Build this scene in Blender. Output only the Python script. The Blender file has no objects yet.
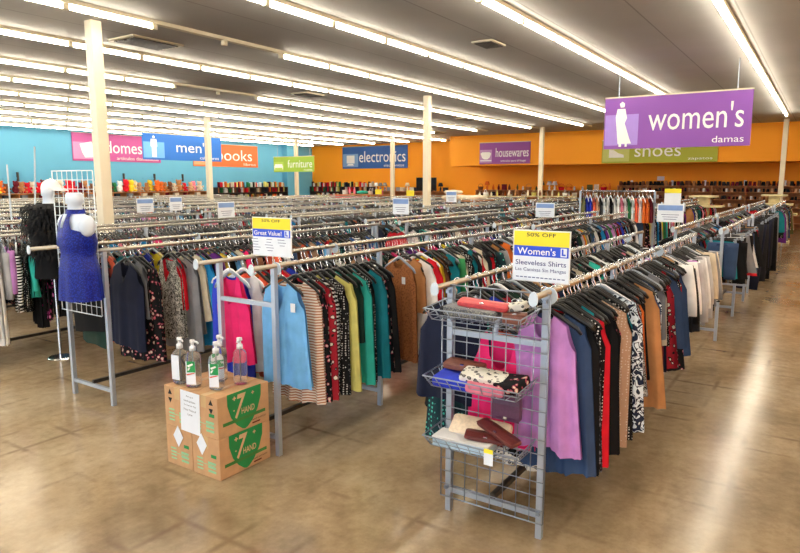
import bpy, math, random
import numpy as np
from mathutils import Vector, Matrix
random.seed(11)
PI = math.pi
sc = bpy.context.scene
COL = sc.collection
RZ = 1.34          # height of the clothes rods
CEIL = 4.05

# ------------------------------------------------------------------ helpers
def tag(o, label=None, cat=None, group=None, kind=None):
    if label: o['label'] = label
    if cat: o['category'] = cat
    if group: o['group'] = group
    if kind: o['kind'] = kind
    return o

def link(o, parent=None):
    COL.objects.link(o)
    if parent is not None: o.parent = parent
    return o

def empty(name, loc=(0, 0, 0), rz=0.0):
    o = bpy.data.objects.new(name, None)
    o.empty_display_size = .1
    o.location = loc; o.rotation_euler = (0, 0, rz)
    return link(o)

class MB:
    def __init__(s): s.v = []; s.f = []
    def box(s, cx, cy, cz, sx, sy, sz, rz=0.0, taper=1.0):
        b = len(s.v); c, n = math.cos(rz), math.sin(rz)
        for k in (-1, 1):
            t = taper if k > 0 else 1.0
            for (i, j) in ((-1, -1), (1, -1), (1, 1), (-1, 1)):
                x, y = i*sx*.5*t, j*sy*.5*t
                s.v.append((cx+x*c-y*n, cy+x*n+y*c, cz+k*sz*.5))
        s.f += [(b+3, b+2, b+1, b), (b+4, b+5, b+6, b+7)]
        for i in range(4):
            j = (i+1) % 4
            s.f.append((b+i, b+j, b+4+j, b+4+i))
        return s
    def tube(s, pts, r, n=6, cap=True, flat=1.0):
        pts = [Vector(p) for p in pts]; b = len(s.v)
        up0 = None
        for i, p in enumerate(pts):
            d = (pts[min(i+1, len(pts)-1)] - pts[max(i-1, 0)]).normalized()
            ref = Vector((1, 0, 0)) if abs(d.x) < .8 else Vector((0, 0, 1))
            if up0 is not None: ref = up0
            u = (ref - d*ref.dot(d)).normalized(); w = d.cross(u); up0 = u
            rr = r[i] if isinstance(r, (list, tuple)) else r
            for k in range(n):
                a = 2*PI*k/n
                s.v.append(tuple(p + u*(math.cos(a)*rr*flat) + w*(math.sin(a)*rr)))
        for i in range(len(pts)-1):
            for k in range(n):
                k2 = (k+1) % n
                s.f.append((b+i*n+k, b+i*n+k2, b+(i+1)*n+k2, b+(i+1)*n+k))
        if cap:
            s.f.append(tuple(b+k for k in reversed(range(n))))
            e = b+(len(pts)-1)*n
            s.f.append(tuple(e+k for k in range(n)))
        return s
    def rings(s, rings, n=16, sup=1.0, capb=True, capt=True):
        """rings: list of (cx,cy,z,rx,ry)"""
        b = len(s.v)
        for (cx, cy, z, rx, ry) in rings:
            for k in range(n):
                a = 2*PI*k/n; ca, sa = math.cos(a), math.sin(a)
                x = math.copysign(abs(ca)**sup, ca)*rx; y = math.copysign(abs(sa)**sup, sa)*ry
                s.v.append((cx+x, cy+y, z))
        for i in range(len(rings)-1):
            for k in range(n):
                k2 = (k+1) % n
                s.f.append((b+i*n+k, b+i*n+k2, b+(i+1)*n+k2, b+(i+1)*n+k))
        if capb: s.f.append(tuple(b+k for k in reversed(range(n))))
        if capt:
            e = b+(len(rings)-1)*n
            s.f.append(tuple(e+k for k in range(n)))
        return s
    def ball(s, c, r, n=10, m=6):
        rx, ry, rz = r if isinstance(r, (tuple, list)) else (r, r, r)
        R = []
        for i in range(m+1):
            t = -PI/2+PI*i/m
            q = max(math.cos(t), .02)
            R.append((c[0], c[1], c[2]+math.sin(t)*rz, q*rx, q*ry))
        return s.rings(R, n)
    def prism(s, poly, y0, y1):
        """poly in (x,z); extruded from y0 to y1"""
        b = len(s.v); n = len(poly)
        for y in (y0, y1):
            for (x, z) in poly: s.v.append((x, y, z))
        s.f.append(tuple(b+i for i in range(n)))
        s.f.append(tuple(b+n+i for i in reversed(range(n))))
        for i in range(n):
            j = (i+1) % n
            s.f.append((b+j, b+i, b+n+i, b+n+j))
        return s
    def grid(s, fn, nu, nv):
        b = len(s.v)
        for j in range(nv+1):
            for i in range(nu+1): s.v.append(tuple(fn(i/nu, j/nv)))
        for j in range(nv):
            for i in range(nu):
                a = b+j*(nu+1)+i
                s.f.append((a, a+1, a+nu+2, a+nu+1))
        return s
    def mesh(s, name, mat=None, smooth=False):
        me = bpy.data.meshes.new(name)
        me.from_pydata(s.v, [], s.f)
        if smooth:
            for p in me.polygons: p.use_smooth = True
        if mat is not None: me.materials.append(mat)
        me.update()
        return me
    def build(s, name, mat, parent=None, smooth=False, bevel=0, loc=None, rz=0):
        o = bpy.data.objects.new(name, s.mesh(name, mat, smooth))
        link(o, parent)
        if loc is not None: o.location = loc
        if rz: o.rotation_euler = (0, 0, rz)
        if bevel:
            m = o.modifiers.new('Bevel', 'BEVEL'); m.width = bevel; m.segments = 2; m.limit_method = 'ANGLE'
        return o

def recolour(o, mat):
    """give this object its own material while its mesh stays shared"""
    if len(o.material_slots):
        o.material_slots[0].link = 'OBJECT'; o.material_slots[0].material = mat
    return o

def newobj(name, me, parent=None, mat=None):
    o = bpy.data.objects.new(name, me); link(o, parent)
    if mat is not None: recolour(o, mat)
    return o

# ------------------------------------------------------------------ materials
def lin(c):
    if isinstance(c, str):
        c = c.lstrip('#'); c = tuple(int(c[i:i+2], 16)/255 for i in (0, 2, 4))
    return tuple((x/12.92 if x <= .04045 else ((x+.055)/1.055)**2.4) for x in c)+(1,)

def base_mat(name):
    m = bpy.data.materials.new(name); m.use_nodes = True
    nt = m.node_tree
    return m, nt, nt.nodes['Principled BSDF']

def N(nt, typ, **kw):
    n = nt.nodes.new(typ)
    for k, v in kw.items(): setattr(n, k, v)
    return n

def ramp(nt, fac, stops, const=False):
    r = N(nt, 'ShaderNodeValToRGB')
    if const: r.color_ramp.interpolation = 'CONSTANT'
    e = r.color_ramp.elements
    while len(e) < len(stops): e.new(.5)
    for q, (p, c) in zip(e, stops): q.position = p; q.color = c
    nt.links.new(fac, r.inputs[0])
    return r.outputs[0]

def plain(name, c, rough=.5, metal=0.0, noise=.12, scale=8, bump=0.0, spec=.5):
    m, nt, b = base_mat(name)
    tc = N(nt, 'ShaderNodeTexCoord')
    nz = N(nt, 'ShaderNodeTexNoise'); nz.inputs['Scale'].default_value = scale; nz.inputs['Detail'].default_value = 4
    nt.links.new(tc.outputs['Object'], nz.inputs['Vector'])
    l = lin(c)
    a = tuple(x*(1-noise) for x in l[:3])+(1,); d = tuple(min(1, x*(1+noise)) for x in l[:3])+(1,)
    nt.links.new(ramp(nt, nz.outputs['Fac'], [(.3, a), (.7, d)]), b.inputs['Base Color'])
    b.inputs['Roughness'].default_value = rough; b.inputs['Metallic'].default_value = metal
    b.inputs['Specular IOR Level'].default_value = spec
    if bump:
        bp = N(nt, 'ShaderNodeBump'); bp.inputs['Strength'].default_value = bump; bp.inputs['Distance'].default_value = .01
        nt.links.new(nz.outputs['Fac'], bp.inputs['Height']); nt.links.new(bp.outputs[0], b.inputs['Normal'])
    return m

def emit(name, c, s):
    m, nt, b = base_mat(name)
    b.inputs['Base Color'].default_value = (.8, .8, .8, 1)
    b.inputs['Emission Color'].default_value = lin(c); b.inputs['Emission Strength'].default_value = s
    return m

def fabric(name, c1, c2=None, pat=None, scale=20, c3=None, rough=.85):
    m, nt, b = base_mat(name)
    tc = N(nt, 'ShaderNodeTexCoord'); V = tc.outputs['Object']
    L1 = lin(c1); L2 = lin(c2) if c2 else L1; L3 = lin(c3) if c3 else L2
    if pat is None:
        nz = N(nt, 'ShaderNodeTexNoise'); nz.inputs['Scale'].default_value = 9; nz.inputs['Detail'].default_value = 3
        nt.links.new(V, nz.inputs['Vector'])
        col = ramp(nt, nz.outputs['Fac'], [(.3, tuple(x*.85 for x in L1[:3])+(1,)), (.7, tuple(min(1, x*1.12) for x in L1[:3])+(1,))])
    elif pat in ('hstripe', 'vstripe', 'dstripe'):
        w = N(nt, 'ShaderNodeTexWave'); w.wave_type = 'BANDS'; w.bands_direction = {'hstripe': 'Z', 'vstripe': 'Y', 'dstripe': 'DIAGONAL'}[pat]
        w.inputs['Scale'].default_value = scale; w.inputs['Distortion'].default_value = .3
        nt.links.new(V, w.inputs['Vector'])
        col = ramp(nt, w.outputs['Fac'], [(0, L1), (.55, L2), (.85, L3)], True)
    elif pat == 'dots':
        v = N(nt, 'ShaderNodeTexVoronoi'); v.inputs['Scale'].default_value = scale; v.inputs['Randomness'].default_value = .35
        nt.links.new(V, v.inputs['Vector'])
        col = ramp(nt, v.outputs['Distance'], [(0, L2), (.27, L1)], True)
    elif pat == 'floral':
        v = N(nt, 'ShaderNodeTexVoronoi'); v.inputs['Scale'].default_value = scale
        nz = N(nt, 'ShaderNodeTexNoise'); nz.inputs['Scale'].default_value = scale*.9
        nt.links.new(V, v.inputs['Vector']); nt.links.new(V, nz.inputs['Vector'])
        md = N(nt, 'ShaderNodeMath', operation='ADD'); nt.links.new(v.outputs['Distance'], md.inputs[0]); nt.links.new(nz.outputs['Fac'], md.inputs[1])
        col = ramp(nt, md.outputs[0], [(0, L3), (.72, L2), (.84, L1)], True)
    elif pat == 'leopard':
        nz = N(nt, 'ShaderNodeTexNoise'); nz.inputs['Scale'].default_value = scale; nz.inputs['Detail'].default_value = 1; nz.inputs['Distortion'].default_value = 1.2
        nt.links.new(V, nz.inputs['Vector'])
        col = ramp(nt, nz.outputs['Fac'], [(0, L2), (.40, L1), (.47, L2), (.56, L1)], True)
    elif pat == 'knit':
        v = N(nt, 'ShaderNodeTexVoronoi'); v.inputs['Scale'].default_value = scale
        nt.links.new(V, v.inputs['Vector'])
        col = ramp(nt, v.outputs['Distance'], [(.1, L2), (.6, L1)])
    oi = N(nt, 'ShaderNodeObjectInfo')
    mr = N(nt, 'ShaderNodeMapRange'); mr.inputs['To Min'].default_value = .82; mr.inputs['To Max'].default_value = 1.15
    nt.links.new(oi.outputs['Random'], mr.inputs['Value'])
    hs = N(nt, 'ShaderNodeHueSaturation'); nt.links.new(mr.outputs[0], hs.inputs['Value']); nt.links.new(col, hs.inputs['Color'])
    nt.links.new(hs.outputs[0], b.inputs['Base Color'])
    b.inputs['Roughness'].default_value = rough
    b.inputs['Specular IOR Level'].default_value = .3
    wv = N(nt, 'ShaderNodeTexNoise'); wv.inputs['Scale'].default_value = 240
    nt.links.new(V, wv.inputs['Vector'])
    bp = N(nt, 'ShaderNodeBump'); bp.inputs['Strength'].default_value = .15; bp.inputs['Distance'].default_value = .004
    nt.links.new(wv.outputs['Fac'], bp.inputs['Height']); nt.links.new(bp.outputs[0], b.inputs['Normal'])
    return m

F = {}
for nm, c in dict(black='#0c0c10', charcoal='#28292f', navy='#171d36', grey='#85868c', pale_grey='#bcbcc0', white='#e9e9ea', cream='#e2d6bf',
                  beige='#c99f7d', red='#d8182c', maroon='#6d1527', hot_pink='#ff2c78', pink='#f08aa5', coral='#f26a4b', orange='#e8742e',
                  yellow='#f0d437', lime='#a6c43c', green='#2d7d4a', teal='#137f8e', turquoise='#38c3b4', sky_blue='#74b4ea', bright_blue='#1f8fd6',
                  royal_blue='#2c3fc4', purple='#6f2f8f', lilac='#c98ad0', brown='#7a4c33', olive='#5a5a34', tan='#b57f50', denim='#33486b',
                  pale_yellow='#e3d97a', dark_green='#1f3b32', pale_blue='#b7d2e8').items():
    F[nm] = fabric('fabric_'+nm, c)
for nm, a in dict(black_floral=('#0c0c11', '#c2566a', 'floral', 28, '#e6d8c0'), black_dotted=('#0b0b10', '#e8e6e0', 'dots', 55),
                  black_white_striped=('#0c0c11', '#eeeeee', 'hstripe', 11), zebra_patterned=('#1c2740', '#dde6ee', 'leopard', 16),
                  leopard_print=('#d9d4cc', '#1e1b1b', 'leopard', 42), orange_striped=('#f0e4d4', '#d9764a', 'hstripe', 16, '#a87a5c'),
                  blue_floral=('#2b4f8e', '#d9d4d0', 'floral', 26, '#e0608a'), red_floral=('#a81f30', '#1c1418', 'floral', 24, '#efe0d0'),
                  beige_dotted=('#d4a888', '#f1dcc6', 'dots', 60), diagonal_striped=('#16161b', '#dfe3e6', 'dstripe', 9),
                  white_floral=('#e2dfd6', '#2a2a2c', 'floral', 34, '#7a7a78'), magenta_floral=('#1b161c', '#d8389a', 'floral', 16, '#f1a0d0'),
                  teal_patterned=('#1c3c44', '#4fc7b4', 'dots', 34), black_lace=('#16151a', '#8a8890', 'knit', 70)).items():
    F[nm] = fabric('fabric_'+nm, a[0], a[1], a[2], a[3], a[4] if len(a) > 4 else None)
F['brown_knit'] = fabric('fabric_brown_knit', '#a8683c', '#7a4424', 'knit', 60)
F['blue_sequined'] = fabric('fabric_sequin', '#05106c', '#1436b4', 'knit', 90, rough=.5)

M = {}
M['black_plastic'] = plain('black_plastic', '#101013', .32)
M['grey_plastic'] = plain('grey_plastic', '#8d98a8', .3)
M['white_plastic'] = plain('white_plastic', '#e4e6ea', .35, noise=.03)
M['wood_hanger'] = plain('wood_hanger', '#b98c58', .5)
M['chrome'] = plain('chrome', '#dfe3e8', .18, 1.0, noise=.04)
M['rod_steel'] = plain('rod_steel', '#b9b2a6', .3, 1.0, noise=.08, scale=3)
M['leg_steel'] = plain('leg_steel', '#b0bac9', .4, .5, noise=.08, scale=4)
M['dark_rail'] = plain('dark_rail', '#4a4642', .5, .6)
M['wire'] = plain('wire', '#939dad', .32, .8, noise=.05)
M['white_wire'] = plain('white_wire', '#dfe8f0', .35, .2, noise=.04)
M['form'] = plain('form_plastic', '#d3dff0', .4, noise=.03)
M['paper'] = plain('paper', '#e6edf8', .7, noise=.03)
M['yellow_paper'] = plain('yellow_paper', '#f3e034', .7, noise=.04)
M['blue_paper'] = plain('blue_paper', '#2450d8', .65, noise=.05)
M['ink'] = plain('ink', '#22263a', .7)
M['blue_ink'] = plain('blue_ink', '#27357c', .7)
M['white_ink'] = plain('white_ink', '#f4f4f2', .7, noise=.02)
M['carton'] = plain('carton', '#c79c72', .8, noise=.1, scale=12)
M['carton_pale'] = plain('carton_pale', '#d9b48c', .8, noise=.06, scale=12)
M['tape'] = plain('tape', '#c9a777', .3)
M['print_green'] = plain('print_green', '#1f8a48', .75)
M['print_pale_green'] = plain('print_pale_green', '#8fc79a', .75)
M['print_black'] = plain('print_black', '#141414', .8)
M['label_green'] = plain('label_green', '#149a50', .5)
M['maroon_leather'] = plain('maroon_leather', '#6a2f2c', .45, bump=.2, scale=60)
M['brown_leather'] = plain('brown_leather', '#7d4a3b', .45, bump=.2, scale=60)
M['cream_leather'] = plain('cream_leather', '#e3cdb2', .5, bump=.15, scale=60)
M['mauve_leather'] = plain('mauve_leather', '#5b3552', .45, bump=.2, scale=60)
M['red_leather'] = plain('red_leather', '#c8464c', .45, bump=.2, scale=60)
M['post'] = plain('post_paint', '#e2d6be', .45, noise=.04, scale=2)
M['ceiling'] = None
M['dark_wood'] = plain('dark_wood', '#2c2220', .5, noise=.2)
M['brown_wood'] = plain('brown_wood', '#b97845', .55, noise=.2, scale=5)
M['cream_metal'] = plain('cream_metal', '#d8ca9c', .5)
M['skin_toy'] = plain('toy', '#d2a46c', .9)

def clear_plastic():
    m, nt, b = base_mat('clear_plastic')
    tc = N(nt, 'ShaderNodeTexCoord'); nz = N(nt, 'ShaderNodeTexNoise'); nz.inputs['Scale'].default_value = 20
    nt.links.new(tc.outputs['Object'], nz.inputs['Vector'])
    nt.links.new(ramp(nt, nz.outputs['Fac'], [(.3, (.93, .94, .96, 1)), (.7, (.97, .98, .99, 1))]), b.inputs['Base Color'])
    b.inputs['Roughness'].default_value = .06; b.inputs['IOR'].default_value = 1.12
    b.inputs['Transmission Weight'].default_value = .88
    return m
M['clear'] = clear_plastic()

def floor_mat():
    m, nt, b = base_mat('polished_concrete')
    tc = N(nt, 'ShaderNodeTexCoord'); V = tc.outputs['Object']
    n1 = N(nt, 'ShaderNodeTexNoise'); n1.inputs['Scale'].default_value = .55; n1.inputs['Detail'].default_value = 8; n1.inputs['Roughness'].default_value = .62
    n2 = N(nt, 'ShaderNodeTexNoise'); n2.inputs['Scale'].default_value = 9; n2.inputs['Detail'].default_value = 6; n2.inputs['Roughness'].default_value = .7
    n3 = N(nt, 'ShaderNodeTexNoise'); n3.inputs['Scale'].default_value = 1.6; n3.inputs['Detail'].default_value = 5
    n4 = N(nt, 'ShaderNodeTexVoronoi'); n4.inputs['Scale'].default_value = 26
    for n in (n1, n2, n3, n4): nt.links.new(V, n.inputs['Vector'])
    c1 = ramp(nt, n1.outputs['Fac'], [(.3, lin('#806c52')), (.5, lin('#b59f80')), (.7, lin('#d0bfa4'))])
    c2 = ramp(nt, n2.outputs['Fac'], [(.3, lin('#b0a698')), (.7, lin('#ffffff'))])
    mx = N(nt, 'ShaderNodeMix', data_type='RGBA', blend_type='MULTIPLY'); mx.inputs[0].default_value = .55
    nt.links.new(c1, mx.inputs[6]); nt.links.new(c2, mx.inputs[7])
    # old tile adhesive lines, patchy
    br = N(nt, 'ShaderNodeTexBrick'); br.offset = 0; br.inputs['Scale'].default_value = 1.0
    br.inputs['Brick Width'].default_value = .36; br.inputs['Row Height'].default_value = .36; br.inputs['Mortar Size'].default_value = .035
    br.inputs['Mortar Smooth'].default_value = 1.0
    br.inputs['Color1'].default_value = br.inputs['Color2'].default_value = (0, 0, 0, 1); br.inputs['Mortar'].default_value = (1, 1, 1, 1)
    nt.links.new(V, br.inputs['Vector'])
    pm = ramp(nt, n3.outputs['Fac'], [(.5, (0, 0, 0, 1)), (.72, (.75, .75, .75, 1))])
    mu = N(nt, 'ShaderNodeMath', operation='MULTIPLY'); nt.links.new(br.outputs['Color'], mu.inputs[0]); nt.links.new(pm, mu.inputs[1])
    mx2 = N(nt, 'ShaderNodeMix', data_type='RGBA', blend_type='MIX')
    nt.links.new(mu.outputs[0], mx2.inputs[0]); nt.links.new(mx.outputs[2], mx2.inputs[6]); mx2.inputs[7].default_value = lin('#5c4230')
    # dark specks
    sp = ramp(nt, n4.outputs['Distance'], [(0, (1, 1, 1, 1)), (.1, (0, 0, 0, 1))])
    ms = N(nt, 'ShaderNodeMath', operation='MULTIPLY'); nt.links.new(sp, ms.inputs[0])
    nt.links.new(ramp(nt, n3.outputs['Fac'], [(.5, (0, 0, 0, 1)), (.62, (.7, .7, .7, 1))]), ms.inputs[1])
    mx3 = N(nt, 'ShaderNodeMix', data_type='RGBA', blend_type='MIX')
    nt.links.new(ms.outputs[0], mx3.inputs[0]); nt.links.new(mx2.outputs[2], mx3.inputs[6]); mx3.inputs[7].default_value = lin('#4a3424')
    nt.links.new(mx2.outputs[2], b.inputs['Base Color'])
    rr = N(nt, 'ShaderNodeMapRange'); rr.inputs['To Min'].default_value = .13; rr.inputs['To Max'].default_value = .24
    nt.links.new(n2.outputs['Fac'], rr.inputs['Value']); nt.links.new(rr.outputs[0], b.inputs['Roughness'])
    b.inputs['Specular IOR Level'].default_value = .6
    bp = N(nt, 'ShaderNodeBump'); bp.inputs['Strength'].default_value = .015; bp.inputs['Distance'].default_value = .02
    nt.links.new(n2.outputs['Fac'], bp.inputs['Height']); nt.links.new(bp.outputs[0], b.inputs['Normal'])
    return m

def ceil_mat():
    m, nt, b = base_mat('ceiling_tile')
    tc = N(nt, 'ShaderNodeTexCoord'); V = tc.outputs['Object']
    br = N(nt, 'ShaderNodeTexBrick'); br.offset = 0
    br.inputs['Scale'].default_value = 1; br.inputs['Brick Width'].default_value = 60; br.inputs['Row Height'].default_value = 1.1; br.inputs['Mortar Size'].default_value = .012
    a = lin('#b3b0ac'); br.inputs['Color1'].default_value = a; br.inputs['Color2'].default_value = tuple(x*.9 for x in a[:3])+(1,); br.inputs['Mortar'].default_value = lin('#8e8b87')
    nt.links.new(V, br.inputs['Vector'])
    nz = N(nt, 'ShaderNodeTexNoise'); nz.inputs['Scale'].default_value = .8; nz.inputs['Detail'].default_value = 6
    nt.links.new(V, nz.inputs['Vector'])
    mx = N(nt, 'ShaderNodeMix', data_type='RGBA', blend_type='MULTIPLY'); mx.inputs[0].default_value = .5
    nt.links.new(br.outputs['Color'], mx.inputs[6]); nt.links.new(ramp(nt, nz.outputs['Fac'], [(.3, (.75, .75, .76, 1)), (.7, (1, 1, 1, 1))]), mx.inputs[7])
    nt.links.new(mx.outputs[2], b.inputs['Base Color']); b.inputs['Roughness'].default_value = .75
    return m

M['floor'] = floor_mat(); M['ceiling'] = ceil_mat()
M['blue_wall'] = plain('blue_wall', '#62aed2', .7, noise=.04, scale=.6)
M['orange_wall'] = plain('orange_wall', '#ffa318', .7, noise=.04, scale=.6)
M['front_wall'] = plain('front_wall', '#d9d4cb', .7, noise=.04, scale=.6)
M['tube'] = emit('fluorescent_tube', '#fff5e0', 18.0)
M['housing'] = plain('housing', '#d6cdb2', .5, noise=.04)

# ------------------------------------------------------------------ text
FONT_CACHE = {}
def lettering(s, width, height, loc, mat, parent, name='lettering', bold=0.0, shear=0.0, face=-1, depth=.0012):
    """text lying in the local XZ plane facing -Y, its bounding box centred on loc, fitted to width x height"""
    cu = bpy.data.curves.new(name, 'FONT'); cu.body = s; cu.size = 1; cu.offset = bold; cu.shear = shear; cu.resolution_u = 3
    t = bpy.data.objects.new(name, cu); COL.objects.link(t)
    dg = bpy.context.evaluated_depsgraph_get()
    me = bpy.data.meshes.new_from_object(t.evaluated_get(dg))
    bpy.data.objects.remove(t); bpy.data.curves.remove(cu)
    co = np.array([v.co[:] for v in me.vertices])
    lo, hi = co.min(0), co.max(0)
    for v in me.vertices:
        v.co = (loc[0]+((v.co[0]-lo[0])/(hi[0]-lo[0])-.5)*width, loc[1]-depth, loc[2]+((v.co[1]-lo[1])/(hi[1]-lo[1])-.5)*height)
    me.name = name
    me.materials.clear(); me.materials.append(mat)
    return newobj(name, me, parent)

# ------------------------------------------------------------------ the setting
def structure(name, mb, mat):
    o = mb.build(name, mat); o['kind'] = 'structure'; return o
X0, X1, Y0, Y1 = -6.0, 30.5, -8.0, 26.6
structure('floor', MB().box((X0+X1)/2, (Y0+Y1)/2, -.05, X1-X0+.4, Y1-Y0+.4, .1), M['floor'])
structure('ceiling', MB().box((X0+X1)/2, (Y0+Y1)/2, CEIL+.05, X1-X0+.4, Y1-Y0+.4, .1), M['ceiling'])
structure('wall_left', MB().box((X0+X1)/2, Y1+.1, CEIL/2, X1-X0+.4, .2, CEIL), M['blue_wall'])
structure('wall_right', MB().box((X0+X1)/2, Y0-.1, CEIL/2, X1-X0+.4, .2, CEIL), M['orange_wall'])
structure('wall_back', MB().box(X1+.1, (Y0+Y1)/2, CEIL/2, .2, Y1-Y0, CEIL), M['orange_wall'])
structure('trim_1', MB().box((27.5+X1)/2, (15.25+Y0)/2, (2.65+CEIL)/2, X1-27.5, 15.25-Y0, CEIL-2.65), M['orange_wall'])
structure('trim_2', MB().box(28.1, Y1-.2, CEIL/2, .5, .4, CEIL), M['blue_wall'])
fw = MB()
fw.box(X0-.1, (Y0+Y1)/2, .25, .2, Y1-Y0, .5).box(X0-.1, (Y0+Y1)/2, 3.6, .2, Y1-Y0, .9)
for yy in np.arange(Y0, Y1+.1, 4.325): fw.box(X0-.1, float(yy), 1.85, .2, .7, 2.7)
structure('wall_front', fw, M['front_wall'])

# fluorescent runs
TROWS = [(-3.2, None), (-1.0, None), (1.24, None), (3.48, None), (5.64, None), (7.74, (5.8, 7.9)), (9.78, None), (12.1, (10.1, 12.0)), (14.1, None), (16.3, None), (18.5, None), (20.7, None), (22.9, None), (25.1, None)]
land = ['over the open floor beyond the wide aisle', 'over the wide aisle', 'running over the rack with the lilac blouse', 'running over the rack with the pale blue blouse', 'fully lit, over the rack with the dark vest', 'broken by a dark gap just past the near white post',
        'first unbroken one past the near white post', 'with a dark gap farther in than the other gapped run', 'fourth from the light blue wall ', 'sixth from the light blue wall, fully lit', 'fifth from the light blue wall, fully lit', 'third from the light blue wall', 'second from the light blue wall', 'closest to the light blue wall']
land[8] = 'sixth from the light blue wall'; land[9] = 'fifth from the light blue wall'; land[10] = 'fourth from the light blue wall'
for (y, gap), ld in zip(TROWS, land):
    xe = 25.0 if y < 15 else 29.5
    r = empty('strip_light', (0, y, CEIL))
    tag(r, 'fluorescent strip light run '+ld, 'ceiling light', 'fluorescent runs on the ceiling')
    hb = MB().box((xe-4)/2, 0, -.025, xe+4, .10, .05)
    x = -4.0
    tm = MB().tube([(0, 0, 0), (1.13, 0, 0)], .029, 8).mesh('tube', M['tube'], True)
    while x+1.2 < xe:
        if not (gap and gap[0]-.2 < x+.6 < gap[1]+.1):
            o = newobj('tube', tm, r); o.location = (x, 0, -.085)
        x += 1.22
    x = -4.0
    while x < xe:
        hb.box(x-.045, 0, -.08, .07, .06, .08); x += 1.22
    hb.build('housing', M['housing'], r)
for (x, y, w, ld) in [(6.5, 9.0, .9, 'dark square air vent in the ceiling behind the near white post'), (12.4, 10.9, .7, 'small dark air vent between two middle light runs'), (9.5, 4.6, .5, 'small dark air vent by the purple hanging sign'), (20.1, 10.5, .8, 'far dark air vent above the purple housewares sign')]:
    v = empty('ceiling_vent', (x, y, CEIL)); tag(v, ld, 'vent', 'ceiling vents')
    MB().box(0, 0, -.012, w, w*.7, .024).build('frame', M['housing'], v)
    sl = MB()
    for k in range(7): sl.box(0, (k-3)*w*.085, -.03, w*.86, w*.05, .02)
    sl.build('slat', M['dark_rail'], v)

# structural posts
for (x, y, ld) in [(5.28, 8.45, 'white square post beside the white grid panel'), (14.3, 8.6, 'cream square post in the middle of the racks before the orange wall'), (14.8, 17.5, "cream post standing behind the blue men's sign"),
                   (24.7, 22.6, 'thin cream post in front of the green furniture sign'), (25.0, 16.9, 'thin cream post in front of the blue electronics sign'), (24.8, 9.6, 'cream post just past the purple housewares sign'), (26.3, 1.34, 'cream post beside the far shoe shelves at the aisle end')]:
    p = MB().box(0, 0, CEIL/2, .16, .16, CEIL-.002).build('post', M['post'], None, bevel=.012, loc=(x, y, 0))
    tag(p, ld, 'post', 'posts holding up the ceiling')

# ------------------------------------------------------------------ hanging and wall signs
def sign(name, loc, rz, w, h, colour, words, sub, icon, label, wires=0.0, tw=.62, tx=.17, th=.42, iconcol='#a9a4e0', tz=.03, subx=.36, subw=.2):
    s = empty(name, loc, rz); tag(s, label, 'sign', None)
    MB().box(0, 0, 0, w, .03, h).build('board', plain('sign_'+words, colour, .55, noise=.05, scale=.8), s, bevel=.006)
    MB().box(0, 0, h/2+.005, w*1.005, .04, .025).build('top_rail', M['housing'], s)
    e = -.0155
    lettering(words, w*tw, h*th, (w*tx, e, h*tz), M['white_ink'], s)
    lettering(sub, w*subw, h*.12, (w*subx, e, -h*.37), M['white_ink'], s, 'small_lettering')
    MB().box(-w*.37, e-.001, -h*.13, w*.245, .002, h*.6).build('picture_panel', plain('panel_'+words, iconcol, .6, noise=.03), s)
    ib = MB()
    for poly in icon: ib.prism([(-w*.37+x*h, z*h) for x, z in poly], e-.005, e-.003)
    ib.build('picture', M['white_ink'], s)
    if wires:
        for q in (-.4, .4): MB().tube([(w*q, 0, h/2), (w*q, 0, h/2+wires)], .008, 5).build('hanging_wire', M['wire'], s)
    return s
woman = [[(-.05, .38), (0, .42), (.05, .38), (.04, .31), (-.03, .31)], [(-.09, .28), (.06, .28), (.1, .1), (.06, .0), (.16, -.3), (.2, -.4), (-.06, -.4), (-.1, -.05), (-.12, .12)], [(-.04, -.4), (.01, -.4), (.01, -.46), (-.04, -.46)], [(.08, -.4), (.12, -.4), (.12, -.46), (.08, -.46)]]
man = [[(-.05, .38), (0, .42), (.05, .38), (.04, .31), (-.04, .31)], [(-.13, .28), (.12, .28), (.14, .0), (.1, -.02), (.1, -.4), (-.1, -.4), (-.1, -.02), (-.15, 0)]]
bowl = [[(-.28, .0), (-.18, .06), (.18, .06), (.28, 0), (.2, -.2), (.08, -.28), (-.08, -.28), (-.2, -.2)], [(-.3, -.32), (.3, -.32), (.3, -.36), (-.3, -.36)]]
screen = [[(-.22, .1), (.24, .1), (.24, -.26), (-.22, -.26)], [(-.14, -.28), (.14, -.28), (.2, -.36), (-.2, -.36)]]
towel = [[(-.2, .1), (.26, .2), (.4, -.26), (.32, -.36), (-.02, -.38), (-.12, -.2)]]
sofa = [[(-.34, .02), (.34, .02), (.34, -.22), (-.34, -.22)], [(-.4, -.08), (-.34, -.08), (-.34, -.32), (-.4, -.32)], [(.34, -.08), (.4, -.08), (.4, -.32), (.34, -.32)]]
shoe = [[(-.3, .1), (-.1, .08), (.1, -.06), (.34, -.14), (.36, -.26), (-.3, -.26)]]
book = [[(-.26, .1), (0, .04), (.26, .1), (.26, -.24), (0, -.3), (-.26, -.24)]]
R90 = -PI/2
sign('womens_sign', (13.0, 2.47, 3.02), R90, 2.56, .97, '#8a4fae', "women's", 'damas', woman, "purple women's sign with a white figure hanging over the racks", .54, tw=.63, tx=.137, th=.47, iconcol='#a98add', tz=.07)
sign('mens_sign', (15.4, 19.5, 3.11), 0, 3.42, .90, '#1f6fd0', "men's", 'caballeros', man, "bright blue men's sign with a white standing figure", .48, tw=.44, tx=.12, th=.42, iconcol='#6fb2f0', subx=.33, subw=.26)
sign('domestics_sign', (17.45, 26.57, 3.38), 0, 4.3, 1.18, '#b84b92', 'domestics', u'art\u00edculos dom\u00e9sticos', towel, 'magenta domestics sign on the light blue wall, behind the near post', 0, tw=.64, tx=.17, th=.44, iconcol='#d58fc0', subx=.22, subw=.5)
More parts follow.
